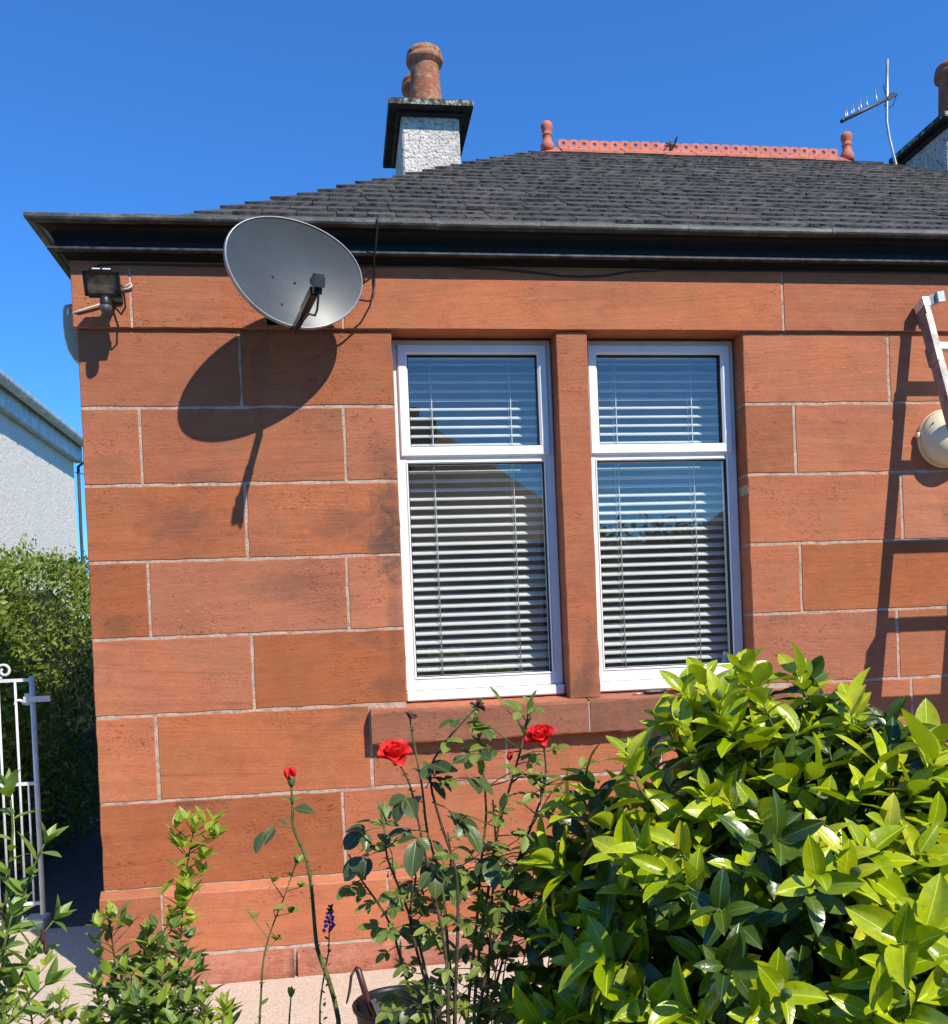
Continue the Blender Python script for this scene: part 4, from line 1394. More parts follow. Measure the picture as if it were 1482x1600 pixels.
for y in (3.2, 4.3, 5.4, 6.5, 7.05, 7.7, 8.25, 8.9, 9.5):
    mb = MB(); vs = []
    for yy in (y - 0.018, y + 0.018):
        for k in range(n + 1):
            an = math.pi + math.pi * k / n
            vs.append((-3.425 + 0.077 * math.cos(an), yy, 4.42 + 0.092 * math.sin(an)))
    mb.add(vs, fs, True); mb.build("gutter_bracket", m_pvc, go)
MB().tube([(-3.39, 9.95, 4.36), (-3.44, 9.93, 4.22), (-3.56, 9.86, 4.10), (-3.56, 9.84, 3.2), (-3.54, 9.84, 0.0)], 0.022, 8).build("downpipe", m_plastic_grey, nb)
tag(MB().tube([(-3.6, 9.84, 4.02), (-2.2, 10.5, 3.75), (2.0, 13, 3.2)], 0.007, 6).build("overhead_wire", m_plastic_black), "thin overhead wire between the pale house and the bungalow", "wire")


def leaf_mesh(name, L, W, mat, fold=0.25, curl=0.25, n=6, shape='ovate', twist=0.0, wave=0.0, cols=2):
    """a single leaf: base at the origin, along +Y, upper side +Z"""
    vs, uv = [], []
    for i in range(n + 1):
        t = i / n
        if shape == 'ovate': w = math.sin(math.pi * t ** 0.86) ** 0.62 * (1 - 0.06 * t) * (1 if t < 0.82 else 1 - (t - 0.82) * 1.6)
        elif shape == 'lance': w = math.sin(math.pi * t ** 0.72) ** 1.0
        else: w = math.sin(math.pi * min(1, t ** 0.95)) ** 0.62
        w = max(w, 0.02) if 0 < i < n else (0.05 if i == 0 else 0.0)
        y = L * (t - curl * curl * 0.35 * t * t); zc = -curl * L * t * t + 0.06 * L * t
        tw = twist * t
        for c in range(-cols, cols + 1):
            u = c / cols
            x = u * w * W / 2
            z = zc + abs(u) ** 1.3 * fold * w * W / 2 + wave * W * math.sin(7 * t + (2 if c > 0 else 0)) * abs(u)
            vs.append((x * math.cos(tw) - 0 * z, y, z + x * math.sin(tw)))
            uv.append((0.5 + 0.5 * u * max(w, 0.02), t))
    m = 2 * cols + 1; fs = []
    for i in range(n):
        for c in range(m - 1):
            fs.append((i * m + c, i * m + c + 1, (i + 1) * m + c + 1, (i + 1) * m + c))
    mb = MB().add(vs, fs, True)
    me = mb.mesh(name, mat)
    ul = me.uv_layers.new(name="UVMap")
    for lp_ in me.loops: ul.data[lp_.index].uv = uv[lp_.vertex_index]
    return me, vs, fs, uv


def frame(loc, d, nrm, s=1.0):
    y = Vector(d).normalized()
    z = Vector(nrm); z = z - y * y.dot(z)
    if z.length < 1e-4: z = y.orthogonal()
    z.normalize(); x = y.cross(z)
    m = Matrix((x, y, z)).transposed().to_4x4()
    m = m @ Matrix.Diagonal((s, s, s, 1)); m.translation = Vector(loc)
    return m


class Foliage:
    """collects leaves of one plant; the first `keep` nearest to the viewer become parts, the rest one mass"""
    def __init__(self): self.L = []

    def add(self, var, m4): self.L.append((var, m4))

    def build(self, parent, keep=300, name="leaf", mass="foliage", mat=None, key=None):
        eye = Vector((0, -4.2, 1.43))
        self.L.sort(key=key or (lambda a: (a[1].translation - eye).length))
        for (var, m4) in self.L[:keep]:
            link_mesh(name, var[0], parent, mat4=m4)
        rest_ = self.L[keep:]
        if rest_:
            V, F, U, MI, mats = [], [], [], [], []
            for (var, m4) in rest_:
                b = len(V)
                V += [m4 @ Vector(q) for q in var[1]]
                mt = var[0].materials[0]
                if mt not in mats: mats.append(mt)
                for f in var[2]: F.append([b + q for q in f]); MI.append(mats.index(mt))
                U += var[3]
            mb = MB(); mb.v = [tuple(q) for q in V]; mb.f = F; mb.sm = [True] * len(F); mb.mi = MI
            o = mb.build(mass, mats, parent)
            ul = o.data.uv_layers.new(name="UVMap")
            flat = []
            vi = [0] * len(o.data.loops); o.data.loops.foreach_get("vertex_index", vi)
            for q in vi: flat += U[q]
            ul.data.foreach_set("uv", flat)
            o["kind"] = "stuff"
            return o


def rv(s=1.0): return Vector((random.gauss(0, s), random.gauss(0, s), random.gauss(0, s)))


# hedge
hd = empty("hedge", (-2.65, 5.0, 0))
tag(hd, "dense green garden hedge along the path left of the bungalow", "hedge")
hv = [leaf_mesh("hedge_leaf", 0.05, 0.026, m_hedge, 0.3, 0.2, 2, 'ovate', cols=1) for _ in range(2)]
fo = Foliage()
HX0, HX1, HY0, HY1 = -3.05, -2.18, 1.75, 10.5
htop = lambda y: 2.20 + 0.10 * math.sin(y * 1.7) + 0.06 * math.sin(y * 4.1) - 0.015 * (y - 2)
for i in range(30000):
    r_ = random.random()
    y = HY0 + (HY1 - HY0) * random.random() ** 2.2
    top = htop(y)
    if r_ < 0.74:
        z = top * random.random() ** 0.75; x = HX1 + 0.10 * math.sin(z * 3 + y * 2.2) + random.gauss(0, 0.055) - (0.25 * max(0, z / top - 0.75) ** 1.2)
        out = Vector((1, -0.2, 0.25))
    elif r_ < 0.90:
        x = random.uniform(HX0, HX1); z = top - 0.1 * abs((x + 2.6) / 0.4) ** 2 + random.gauss(0, 0.06); out = Vector((0.2, -0.1, 1))
    else:
        x = random.uniform(HX0, HX1); z = random.uniform(0.1, htop(HY0)); y = HY0 + random.gauss(0, 0.06) + 0.08 * math.sin(x * 6 + z * 4); out = Vector((0, -1, 0.3))
    d = (out * 0.6 + rv(0.6) + Vector((0, 0, 0.35))).normalized()
    fo.add(random.choice(hv), frame((x, y, z), d, out + rv(0.5), random.uniform(0.65, 1.35)))
# upright shoots on the top
for i in range(90):
    y = HY0 + (HY1 - HY0) * random.random() ** 1.8; x = random.uniform(HX0, HX1); z = htop(y)
    h = random.uniform(0.05, 0.20)
    for q in range(int(h * 70)):
        t_ = random.random()
        fo.add(random.choice(hv), frame((x + random.gauss(0, .006), y + random.gauss(0, .006), z + h * t_), rv(1) + Vector((0, 0, 0.8)), rv(1) + Vector((0, 0, 1)), random.uniform(0.5, 0.9)))
fo.build(hd, 0, mass="hedge_foliage")
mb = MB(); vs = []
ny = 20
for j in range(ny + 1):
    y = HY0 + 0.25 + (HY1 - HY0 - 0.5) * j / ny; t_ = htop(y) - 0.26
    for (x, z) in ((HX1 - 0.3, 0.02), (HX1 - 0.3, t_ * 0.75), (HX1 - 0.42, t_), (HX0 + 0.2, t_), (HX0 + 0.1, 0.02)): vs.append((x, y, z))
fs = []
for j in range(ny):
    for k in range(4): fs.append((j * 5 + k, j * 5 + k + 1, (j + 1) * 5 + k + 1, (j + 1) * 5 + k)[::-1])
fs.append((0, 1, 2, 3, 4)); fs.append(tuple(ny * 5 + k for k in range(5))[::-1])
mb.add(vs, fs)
mb.build("hedge_dark_core", m_hedge_core, hd)  # dark core added to stop light coming through the leaves

# iron gate beside the path
GY = 0.95
gate = empty("iron_gate", (-2.05, GY, 0))
tag(gate, "white painted iron garden gate with scrolls at the left edge", "gate")
gx0, gx1 = -2.66, -1.582
MB().tube([(gx1, GY, 0.10), (gx1, GY, 1.335)], 0.0135, 8).build("stile", m_iron, gate)
MB().tube([(gx0, GY, 0.10), (gx0, GY, 1.335)], 0.021, 8).build("stile", m_iron, gate)
for z in (0.16, 0.78, 1.315):
    MB().bar((gx0, GY, z), (gx1, GY, z), 0.010, 0.017, (0, 1, 0)).build("rail", m_iron, gate)
nb_ = 13
for k in range(1, nb_):
    x = gx0 + (gx1 - gx0) * k / nb_
    MB().tube([(x, GY, 0.165), (x, GY, 1.31)], 0.0065, 6).build("bar", m_iron, gate)
for k in range(nb_):
    x = gx0 + (gx1 - gx0) * (k + 0.5) / nb_
    MB().tube([(x, GY, 0.165), (x, GY, 0.775)], 0.0055, 6).build("dog_bar", m_iron, gate)


def scroll(cx, cz, r, sgn, a0, turns=1.35):
    pts = []
    for i in range(26):
        t_ = i / 25; an = a0 + sgn * turns * 2 * math.pi * t_; rr = r * (1 - 0.72 * t_)
        pts.append((cx + rr * math.cos(an), GY, cz + rr * math.sin(an)))
    return MB().tube(pts, 0.0075, 6)


for k in range(4):
    x = -1.715 - k * 0.27
    scroll(x, 1.365, 0.042, -1, math.pi * 1.4).build("scroll", m_iron, gate)
    scroll(x + 0.06, 1.19, 0.030, 1, 0.0, 0.6).build("scroll", m_iron, gate)
MB().bar((-1.62, GY - 0.02, 1.215), (-1.49, GY - 0.02, 1.215), 0.012, 0.03, (0, 1, 0)).build("latch", m_iron, gate)
MB().bar((-1.62, GY - 0.0, 1.215), (-1.60, GY - 0.0, 1.215), 0.012, 0.06, (0, 1, 0)).build("latch", m_iron, gate)
# edging bricks by the gate
for k, lab in enumerate(("pale edging block at the gate foot, the one nearest the bungalow", "pale edging block at the gate foot, second from the bungalow", "pale edging block at the gate foot, farthest left in view")):
    x = -1.66 - k * 0.125
    tag(MB().bbox(x - 0.055, x + 0.055, 1.02 - 0.02 * k, 1.16 - 0.02 * k, -0.003, 0.055, 0.008).build("edging_block", m_whitebrick, None, (x, 1.09, 0)), lab, "edging block", "row of edging blocks by the gate")

# far tree beyond the path


def make_tree(loc, h, r, name, label, nleaf=2500, size=0.16, crown_lo=0.35, solid=False):
    t_ = empty(name, loc); tag(t_, label, "tree")
    x, y, z = loc
    mb = MB(); mb.tube([(x, y, z - 0.1), (x + 0.05, y, z + h * 0.3), (x - 0.05, y + 0.05, z + h * 0.75)], [r * 0.09, r * 0.07, r * 0.02], 8)
    for k in range(7):
        an = k * 2.4; zz = z + h * (0.3 + 0.06 * k)
        mb.tube([(x, y, zz), (x + r * 0.35 * math.cos(an), y + r * 0.35 * math.sin(an), zz + h * 0.1), (x + r * 0.7 * math.cos(an), y + r * 0.7 * math.sin(an), zz + h * 0.16)], [r * 0.035, r * 0.02, r * 0.008], 6)
    mb.build("trunk", m_bark, t_)
    lv = leaf_mesh("tree_leaf", size, size * 0.6, m_tree, 0.3, 0.2, 2, cols=1)
    clumps = []
    for k in range(26):
        d = rv(1).normalized(); rr = random.uniform(0.35, 0.85)
        clumps.append((Vector((x + d.x * r * rr, y + d.y * r * rr, z + h * (crown_lo + 1) / 2 + d.z * h * (1 - crown_lo) / 2 * rr)), r * random.uniform(0.22, 0.42)))
    fo_ = Foliage()
    for k in range(nleaf):
        c_, cr = random.choice(clumps)
        d = rv(1).normalized() * cr * random.random() ** 0.4
        fo_.add(lv, frame(c_ + d, rv(1), d + Vector((0, 0, 0.6)) + rv(0.3), random.uniform(0.6, 1.3)))
    fo_.build(t_, 0, mass="crown")
    if solid:      # dark solid added for the shaded inside of a dense crown
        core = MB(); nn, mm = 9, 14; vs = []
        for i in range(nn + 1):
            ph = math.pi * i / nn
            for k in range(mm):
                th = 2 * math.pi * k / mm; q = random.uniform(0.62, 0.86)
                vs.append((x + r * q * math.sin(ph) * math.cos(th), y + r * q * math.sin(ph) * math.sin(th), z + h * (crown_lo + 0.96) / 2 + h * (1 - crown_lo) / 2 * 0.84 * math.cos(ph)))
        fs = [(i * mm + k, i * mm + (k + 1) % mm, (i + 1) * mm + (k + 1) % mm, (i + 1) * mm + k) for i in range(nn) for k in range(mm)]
        core.add(vs, fs, True); core.build("crown_dark_core", m_hedge_core, t_)
    return t_


make_tree((-3.05, 17.0, 0), 4.1, 1.5, "garden_tree", "small green tree far behind, between the pale house and the bungalow", 1200, 0.2, 0.3)

# ------------------------------------------------------------------ across the road (mirrored in the window panes)
oh = empty("opposite_house", (0.0, -15.0, 0))
tag(oh, "dark house with chimney mirrored in the left window panes", "house")
OY = -13.8
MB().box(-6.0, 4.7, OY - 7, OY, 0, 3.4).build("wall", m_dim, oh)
mb = MB()
mb.add([(-6.3, OY + 0.3, 3.3), (5.2, OY + 0.3, 3.3), (5.2, OY - 7.3, 3.3), (-6.3, OY - 7.3, 3.3), (-2.2, OY - 3.4, 6.3), (2.35, OY - 3.4, 6.3)], [(0, 1, 5, 4), (1, 2, 5), (2, 3, 4, 5), (3, 0, 4)])
mb.build("roof", m_slate, oh)
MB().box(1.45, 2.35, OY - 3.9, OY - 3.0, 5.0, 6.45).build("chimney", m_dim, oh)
for x in (1.9,): MB().lathe([(0.14, 0), (0.12, 0.2), (0.15, 0.22), (0.15, 0.3)], (x, OY - 3.45, 6.45), 12).build("chimney_pot", m_pot, oh)
for x in (0.2, 3.2):
    MB().box(x, x + 1.1, OY, OY + 0.02, 1.1, 2.6).build("window", m_pvc, oh)
    MB().box(x + 0.1, x + 1.0, OY + 0.02, OY + 0.03, 1.2, 2.5).build("pane", m_gasket, oh)
make_tree((8.2, -13.0, 0), 4.4, 2.4, "roadside_tree", "roadside tree mirrored low in the right window", 9000, 0.15, 0.02, True)
make_tree((11.5, -14.5, 0), 4.2, 2.4, "roadside_tree", "farther roadside tree mirrored low in the right window", 9000, 0.15, 0.02, True)
make_tree((7.4, -15.0, 0), 4.0, 2.3, "roadside_tree", "broad roadside tree mirrored between two others in the right window", 8000, 0.15, 0.02, True)
make_tree((5.9, -16.5, 0), 4.0, 2.0, "roadside_tree", "smaller roadside tree mirrored beside the opposite house", 8000, 0.15, 0.02, True)

# ------------------------------------------------------------------ plants
wv = [leaf_mesh("weed_leaf", 0.05, 0.014, m_cam_old_dark, 0.3, 0.3, 3, 'lance', cols=1)]
fo = Foliage()
for k in range(16):
    fo.add(wv[0], frame((2.62 + random.gauss(0, .014), RY - 0.012 + random.gauss(0, .01), RZ + 0.065 + random.uniform(0, 0.05)), rv(1) + Vector((0, 0, 0.6)), rv(1), random.uniform(0.7, 1.4)))
fo.build(wd, 300)
MB().tube([(2.60, RY - 0.015, RZ + 0.05), (2.615, RY - 0.02, RZ + 0.09), (2.61, RY - 0.02, RZ + 0.13)], 0.006, 6).build("stem", m_stem_brown, wd)

# camellia
cam_b = empty("camellia_bush", (1.02, -2.38, 0))
tag(cam_b, "large glossy green camellia bush filling the lower right corner", "bush")
cv = []
for k in range(10):
    L_ = random.uniform(0.062, 0.092)
    cv.append(leaf_mesh("camellia_leaf", L_, L_ * random.uniform(0.41, 0.53), m_cam if k < 7 else m_cam_old_dark, random.uniform(0.1, 0.6), random.uniform(0.05, 0.55), 8, 'ovate', random.uniform(-0.5, 0.5), random.uniform(0.0, 0.05), cols=2))
CC = Vector((0.97, -2.38, 0.68)); CR = Vector((0.62, 0.57, 0.585))
fo = Foliage(); tw = MB(); buds = []
def cam_surface(d):
    return 1 + 0.10 * math.sin(d.x * 5 + 1) * math.cos(d.y * 4) + 0.07 * math.sin(d.z * 7 + d.x * 3)
shoots = []
tries = 0
while len(shoots) < 760 and tries < 90000:
    tries += 1
    d = rv(1).normalized()
    if d.z < -0.75: continue
    if d.y > 0.35 and random.random() < 0.55: continue
    rr = cam_surface(d) * random.choice((1.0, 1.0, 0.97, 0.88, 0.76)) * random.uniform(0.95, 1.03)
    p = CC + Vector((d.x * CR.x, d.y * CR.y, d.z * CR.z)) * rr
    p.z = min(p.z, 1.29 - 0.34 * max(0, p.x - 0.84) + random.uniform(-0.02, 0.03))
    if any((p - q[0]).length < 0.040 for q in shoots): continue
    shoots.append((p, d))
# a few leading shoots that stand above the rest
for q in ((0.66, -2.42, 1.31), (0.72, -2.38, 1.33), (0.80, -2.40, 1.345), (0.88, -2.45, 1.335), (0.93, -2.40, 1.32), (0.56, -2.45, 1.20), (0.46, -2.40, 1.15), (0.42, -2.36, 1.10), (0.62, -2.5, 1.26), (0.52, -2.5, 1.20), (0.70, -2.5, 1.29), (0.78, -2.5, 1.31), (0.85, -2.3, 1.33)):
    shoots.append((Vector(q), (Vector(q) - CC).normalized()))
tries = 0; extra = 0
while extra < 26 and tries < 4000:      # the fuller left shoulder
    tries += 1
    d = rv(1).normalized()
    p = Vector((0.74, -2.40, 1.04)) + Vector((d.x * 0.20, d.y * 0.22, abs(d.z) * 0.24))
    if any((p - q[0]).length < 0.045 for q in shoots): continue
    shoots.append((p, (p - CC).normalized())); extra += 1
for (p, d) in shoots:
    ax = (Vector((d.x, d.y, d.z * 0.7 + 0.38)) + rv(0.22)).normalized()
    ln = random.uniform(0.045, 0.085)
    base = p - ax * ln
    nl = random.randint(6, 8)
    a0 = random.uniform(0, 6.28)
    s0 = random.uniform(0.8, 1.22)
    old = random.random() < 0.22
    for k in range(nl):
        t_ = k / (nl - 1)
        an = a0 + k * 2.4
        side = ax.orthogonal().normalized()
        side = Matrix.Rotation(an, 3, ax) @ side
        open_ = 1.30 - 0.75 * t_ + random.gauss(0, 0.16)
        ld = (ax * math.cos(open_) + side * math.sin(open_)).normalized()
        nrm = (ax * 0.9 - side * 0.5 + Vector((0.1, -0.2, 0.5)) + rv(0.38))
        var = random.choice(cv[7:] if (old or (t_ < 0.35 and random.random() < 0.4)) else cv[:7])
        fo.add(var, frame(base + ax * ln * t_, ld, nrm, s0 * random.uniform(0.8, 1.12) * (1.0 if k < nl - 1 else 0.8)))
    # a looser, lower whorl of older leaves, coloured dark to deepen the gaps' shade
    for k in range(3):
        an = a0 + 1.0 + k * 2.2
        side = Matrix.Rotation(an, 3, ax) @ ax.orthogonal().normalized()
        ld = (ax * 0.25 + side + rv(0.2)).normalized()
        fo.add(random.choice(cv[6:]), frame(base - ax * random.uniform(0.01, 0.06), ld, ax * 0.8 - side * 0.3 + Vector((0.1, -0.2, 0.5)) + rv(0.3), s0 * random.uniform(0.7, 1.05)))
    if random.random() < 0.15: buds.append((p + ax * 0.005, ax))
    inner = CC + (p - CC) * 0.15 + Vector((0, 0, -0.15))
    mid = inner.lerp(p, 0.6) + Vector((0, 0, -0.03)) + rv(0.02)
    tw.tube([inner, mid, base, p], [0.006, 0.004, 0.0025, 0.0016], 5)
# older leaves inside the bush, its inner shade put into their dark colour
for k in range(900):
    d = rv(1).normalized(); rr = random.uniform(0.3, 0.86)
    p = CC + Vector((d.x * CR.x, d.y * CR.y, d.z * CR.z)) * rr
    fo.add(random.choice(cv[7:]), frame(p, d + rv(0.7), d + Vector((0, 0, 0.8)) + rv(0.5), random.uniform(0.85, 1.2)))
for k in range(9):
    an = k * 0.7; b = Vector((CC.x + 0.07 * math.cos(an), CC.y + 0.07 * math.sin(an), 0.0))
    tw.tube([b, b + Vector((0.05 * math.cos(an), 0.05 * math.sin(an), 0.25)), b + Vector((0.13 * math.cos(an), 0.13 * math.sin(an), 0.55))], [0.016, 0.013, 0.009], 7)
tw.build("branches", m_stem_green, cam_b)
fo.build(cam_b, 300, key=lambda a: (a[1].translation - Vector((0, -4.2, 1.43))).length + (0 if a[0][0].materials[0] == m_cam else 0.25) + 0.8 * max(0, 0.62 - a[1].translation.z) * 4)
for (p, ax) in buds:
    MB().lathe([(0.001, 0), (0.006, 0.004), (0.0085, 0.012), (0.006, 0.022), (0.001, 0.028)], p, 10, ax).build("bud", m_sepal, cam_b)

# roses -----------------------------------------------------------------
rose = empty("rose_bush", (0.22, -2.25, 0))
tag(rose, "rose bush with two open red blooms in front of the sill", "rose bush")
STEMS = [
 [(0.099, -2.3, 1.196), (0.125, -2.3, 1.143), (0.141, -2.3, 1.058), (0.158, -2.3, 0.953), (0.177, -2.3, 0.848), (0.186, -2.3, 0.743), (0.182, -2.3, 0.586), (0.20, -2.27, 0.0)],
 [(0.135, -2.25, 1.271), (0.139, -2.25, 1.234), (0.154, -2.25, 1.127), (0.161, -2.25, 1.034), (0.186, -2.25, 0.925), (0.193, -2.25, 0.791), (0.189, -2.25, 0.564), (0.20, -2.25, 0.0)],
 [(0.268, -2.3, 1.29), (0.192, -2.3, 1.212), (0.167, -2.3, 1.153), (0.186, -2.3, 1.055), (0.211, -2.3, 0.962), (0.211, -2.3, 0.845), (0.195, -2.3, 0.585), (0.21, -2.28, 0.0)],
 [(0.277, -2.2, 1.265), (0.287, -2.2, 1.18), (0.293, -2.2, 1.056), (0.277, -2.2, 0.947), (0.263, -2.2, 0.825), (0.243, -2.2, 0.689), (0.23, -2.2, 0.538), (0.23, -2.22, 0.0)],
 [(0.397, -2.2, 1.291), (0.383, -2.2, 1.216), (0.351, -2.2, 1.121), (0.316, -2.2, 1.013), (0.294, -2.2, 0.905), (0.267, -2.2, 0.769), (0.244, -2.2, 0.537), (0.24, -2.22, 0.0)],
 [(0.414, -2.25, 1.195), (0.415, -2.25, 1.131), (0.392, -2.25, 1.058), (0.357, -2.25, 0.98), (0.319, -2.25, 0.888), (0.28, -2.25, 0.757), (0.244, -2.25, 0.558), (0.24, -2.25, 0.0)],
 [(0.064, -2.15, 1.09), (0.076, -2.15, 1.034), (0.08, -2.15, 0.964), (0.104, -2.15, 0.893), (0.135, -2.15, 0.793), (0.158, -2.15, 0.679), (0.179, -2.15, 0.522), (0.21, -2.2, 0.0)],
 [(-0.002, -2.1, 0.966), (0.023, -2.1, 0.908), (0.056, -2.1, 0.855), (0.085, -2.1, 0.796), (0.109, -2.1, 0.694), (0.137, -2.1, 0.591), (0.169, -2.1, 0.501), (0.2, -2.15, 0.0)],
 [(0.219, -2.1, 1.0), (0.223, -2.1, 0.928), (0.206, -2.1, 0.858), (0.208, -2.1, 0.742), (0.218, -2.1, 0.626), (0.215, -2.1, 0.496), (0.22, -2.15, 0.0)],
 [(0.316, -2.15, 1.074), (0.318, -2.15, 0.961), (0.303, -2.15, 0.835), (0.294, -2.15, 0.723), (0.278, -2.15, 0.512), (0.26, -2.2, 0.0)],
 [(0.119, -2.2, 0.986), (0.137, -2.2, 0.93), (0.12, -2.2, 0.85), (0.136, -2.2, 0.753), (0.175, -2.2, 0.544), (0.21, -2.22, 0.0)],
 [(0.392, -2.1, 0.945), (0.358, -2.1, 0.846), (0.339, -2.1, 0.731), (0.305, -2.1, 0.618), (0.273, -2.1, 0.491), (0.25, -2.15, 0.0)],
]


def smooth_path(p, k=3):
    """Catmull-Rom through the points"""
    p = [Vector(q) for q in p]; out = []
    for i in range(len(p) - 1):
        a = p[max(0, i - 1)]; b = p[i]; c_ = p[i + 1]; d = p[min(len(p) - 1, i + 2)]
        for j in range(k):
            t_ = j / k
            out.append(0.5 * ((2 * b) + (c_ - a) * t_ + (2 * a - 5 * b + 4 * c_ - d) * t_ * t_ + (3 * b - a - 3 * c_ + d) * t_ ** 3))
    out.append(p[-1])
    return out


def stem_tube(pts, r0, r1, mat, parent, name="stem", thorns=0):
    pts = smooth_path(pts)
    n = len(pts)
    mb = MB().tube(pts, [r0 + (r1 - r0) * i / (n - 1) for i in range(n)], 6)
    for k in range(thorns):
        i = random.randint(1, n - 3); t = (pts[i + 1] - pts[i]).normalized()
        d = t.orthogonal().normalized(); d = Matrix.Rotation(random.uniform(0, 6.28), 3, t) @ d
        b = pts[i].lerp(pts[i + 1], random.random())
        mb.tube([b, b + d * 0.008 + t * 0.002], [0.0022, 0.0003], 4, False)
    return mb.build(name, mat, parent), pts


RD = [leaf_mesh("rose_leaf", random.uniform(0.052, 0.068), random.uniform(0.036, 0.043), m_rose_dark, random.uniform(0.1, 0.35), random.uniform(0.1, 0.45), 6, 'round', random.uniform(-0.3, 0.3), 0.02) for _ in range(6)]
RN = [leaf_mesh("rose_leaf", random.uniform(0.026, 0.038), random.uniform(0.015, 0.022), m_rose_new, random.uniform(0.2, 0.5), random.uniform(0.0, 0.35), 5, 'ovate', random.uniform(-0.3, 0.3), 0.01, cols=1) for _ in range(5)]
RM = [leaf_mesh("rose_leaf", random.uniform(0.034, 0.046), random.uniform(0.022, 0.029), m_rose_dark if k < 2 else m_rose_new, random.uniform(0.1, 0.4), random.uniform(0.1, 0.4), 5, 'round', random.uniform(-0.3, 0.3), 0.01, cols=1) for k in range(5)]


def compound(fo_, p, d, vars_, petiole, parent_mb, n=5, droop=0.25):
    """a rose leaf: leaflets in pairs along a petiole and one at its end"""
    d = Vector(d).normalized()
    L_ = petiole
    pts = [p, p + d * L_ * 0.5 + Vector((0, 0, -droop * L_ * 0.15)), p + d * L_ + Vector((0, 0, -droop * L_ * 0.6))]
    parent_mb.tube(pts, [0.0014, 0.0012, 0.0009], 4, False)
    e = (pts[2] - pts[1]).normalized()
    up_ = Vector((0.1, -0.35, 1)) + rv(0.25)
    fo_.add(random.choice(vars_), frame(pts[2], e + Vector((0, 0, -droop)), up_, random.uniform(0.9, 1.15)))
    s_ = e.cross(up_).normalized()
    for k in range((n - 1) // 2):
        q = pts[0].lerp(pts[2], 0.85 - 0.4 * k)
        for sg in (-1, 1):
            fo_.add(random.choice(vars_), frame(q, s_ * sg + e * 0.45 + Vector((0, 0, -droop * 0.8)) + rv(0.12), up_ + rv(0.2), random.uniform(0.65, 0.95)))


fo = Foliage(); pet = MB()
for i, S_ in enumerate(STEMS):
    o, P_ = stem_tube(S_, 0.0019, 0.0044, m_stem_green if i in (3, 4, 6, 9, 1, 7) else m_stem_brown, rose, thorns=12)
    n = len(P_)
    for k in range(1, n - 4):
        if P_[k].z < 0.50: break
        dens = 0.30 if i in (0, 1, 2) else 0.50
        if random.random() > dens: continue
        d = Vector((random.gauss(0, 1), random.gauss(-0.2, 0.8), random.uniform(-0.1, 0.7)))
        compound(fo, P_[k], d, random.choice((RN, RN, RN, RM)), random.uniform(0.02, 0.045), pet, random.choice((3, 3, 5)))
# dark, broad leaves round the left bloom
for (x, y, z, dx, dy, dz, pl, n) in ((0.158, -2.29, 1.13, 0.35, -0.3, 0.75, 0.05, 5), (0.158, -2.30, 1.17, 0.25, -0.4, 0.4, 0.03, 3), (0.135, -2.31, 1.13, -0.5, -0.4, -0.1, 0.03, 3), (0.17, -2.28, 1.10, 0.8, -0.3, -0.2, 0.05, 3),
                                    (0.20, -2.28, 1.14, 0.9, -0.2, 0.35, 0.06, 3), (0.15, -2.30, 1.06, -0.2, -0.5, -0.1, 0.05, 3), (0.20, -2.28, 1.07, 0.6, -0.5, -0.1, 0.04, 3), (0.075, -2.15, 1.03, -0.7, -0.2, 0.1, 0.05, 3),
                                    (0.155, -2.28, 0.99, 0.1, -0.4, -0.2, 0.04, 3), (0.08, -2.15, 0.98, -0.9, 0.0, 0.0, 0.05, 3), (0.36, -2.22, 0.98, 0.7, -0.2, 0.2, 0.05, 3), (0.33, -2.15, 0.93, 0.5, -0.5, -0.1, 0.05, 3), (0.29, -2.2, 0.97, 0.0, -0.6, 0.1, 0.04, 3),
                                    (0.39, -2.25, 1.05, 0.6, -0.3, 0.1, 0.06, 3), (0.30, -2.2, 0.86, 0.6, -0.4, 0.0, 0.05, 3), (0.41, -2.25, 1.10, 0.9, 0.0, 0.2, 0.05, 3)):
    compound(fo, Vector((x, y, z)), (dx, dy, dz), RD, pl, pet, n, 0.45)
# bushy young growth low down and to the right
for k in range(160):
    i = random.choice((3, 4, 5, 5, 6, 8, 9, 9, 10, 11, 11)); S_ = STEMS[i]
    q = random.randint(1, len(S_) - 3); p = Vector(S_[q]).lerp(Vector(S_[q + 1]), random.random())
    if p.z < 0.48: continue
    d = Vector((random.gauss(0.1, 1), random.gauss(-0.2, 0.7), random.uniform(0.0, 0.9))).normalized()
    e = p + d * random.uniform(0.03, 0.10)
    pet.tube([p, p.lerp(e, 0.5) + rv(0.004), e], [0.0016, 0.0013, 0.001], 4, False)
    compound(fo, e, d + rv(0.4), random.choice((RN, RN, RM)), random.uniform(0.012, 0.035), pet, random.choice((3, 3, 5)))
for (p, n_) in (((0.397, -2.2, 1.285), 5), ((0.277, -2.2, 1.26), 5), ((0.283, -2.2, 1.21), 4), ((0.268, -2.3, 1.285), 2), ((0.385, -2.2, 1.23), 3), ((0.285, -2.2, 1.16), 4)):
    for k in range(n_):
        an = k * 2.4
        fo.add(random.choice(RN), frame(Vector(p) - Vector((0, 0, 0.008 * k)), (math.cos(an) * 0.6, math.sin(an) * 0.6, 0.9), (math.cos(an) * -0.7, math.sin(an) * -0.7 - 0.2, 0.6), 0.9))
pet.build("petioles", m_stem_green, rose)["kind"] = "stuff"
fo.build(rose, 300)


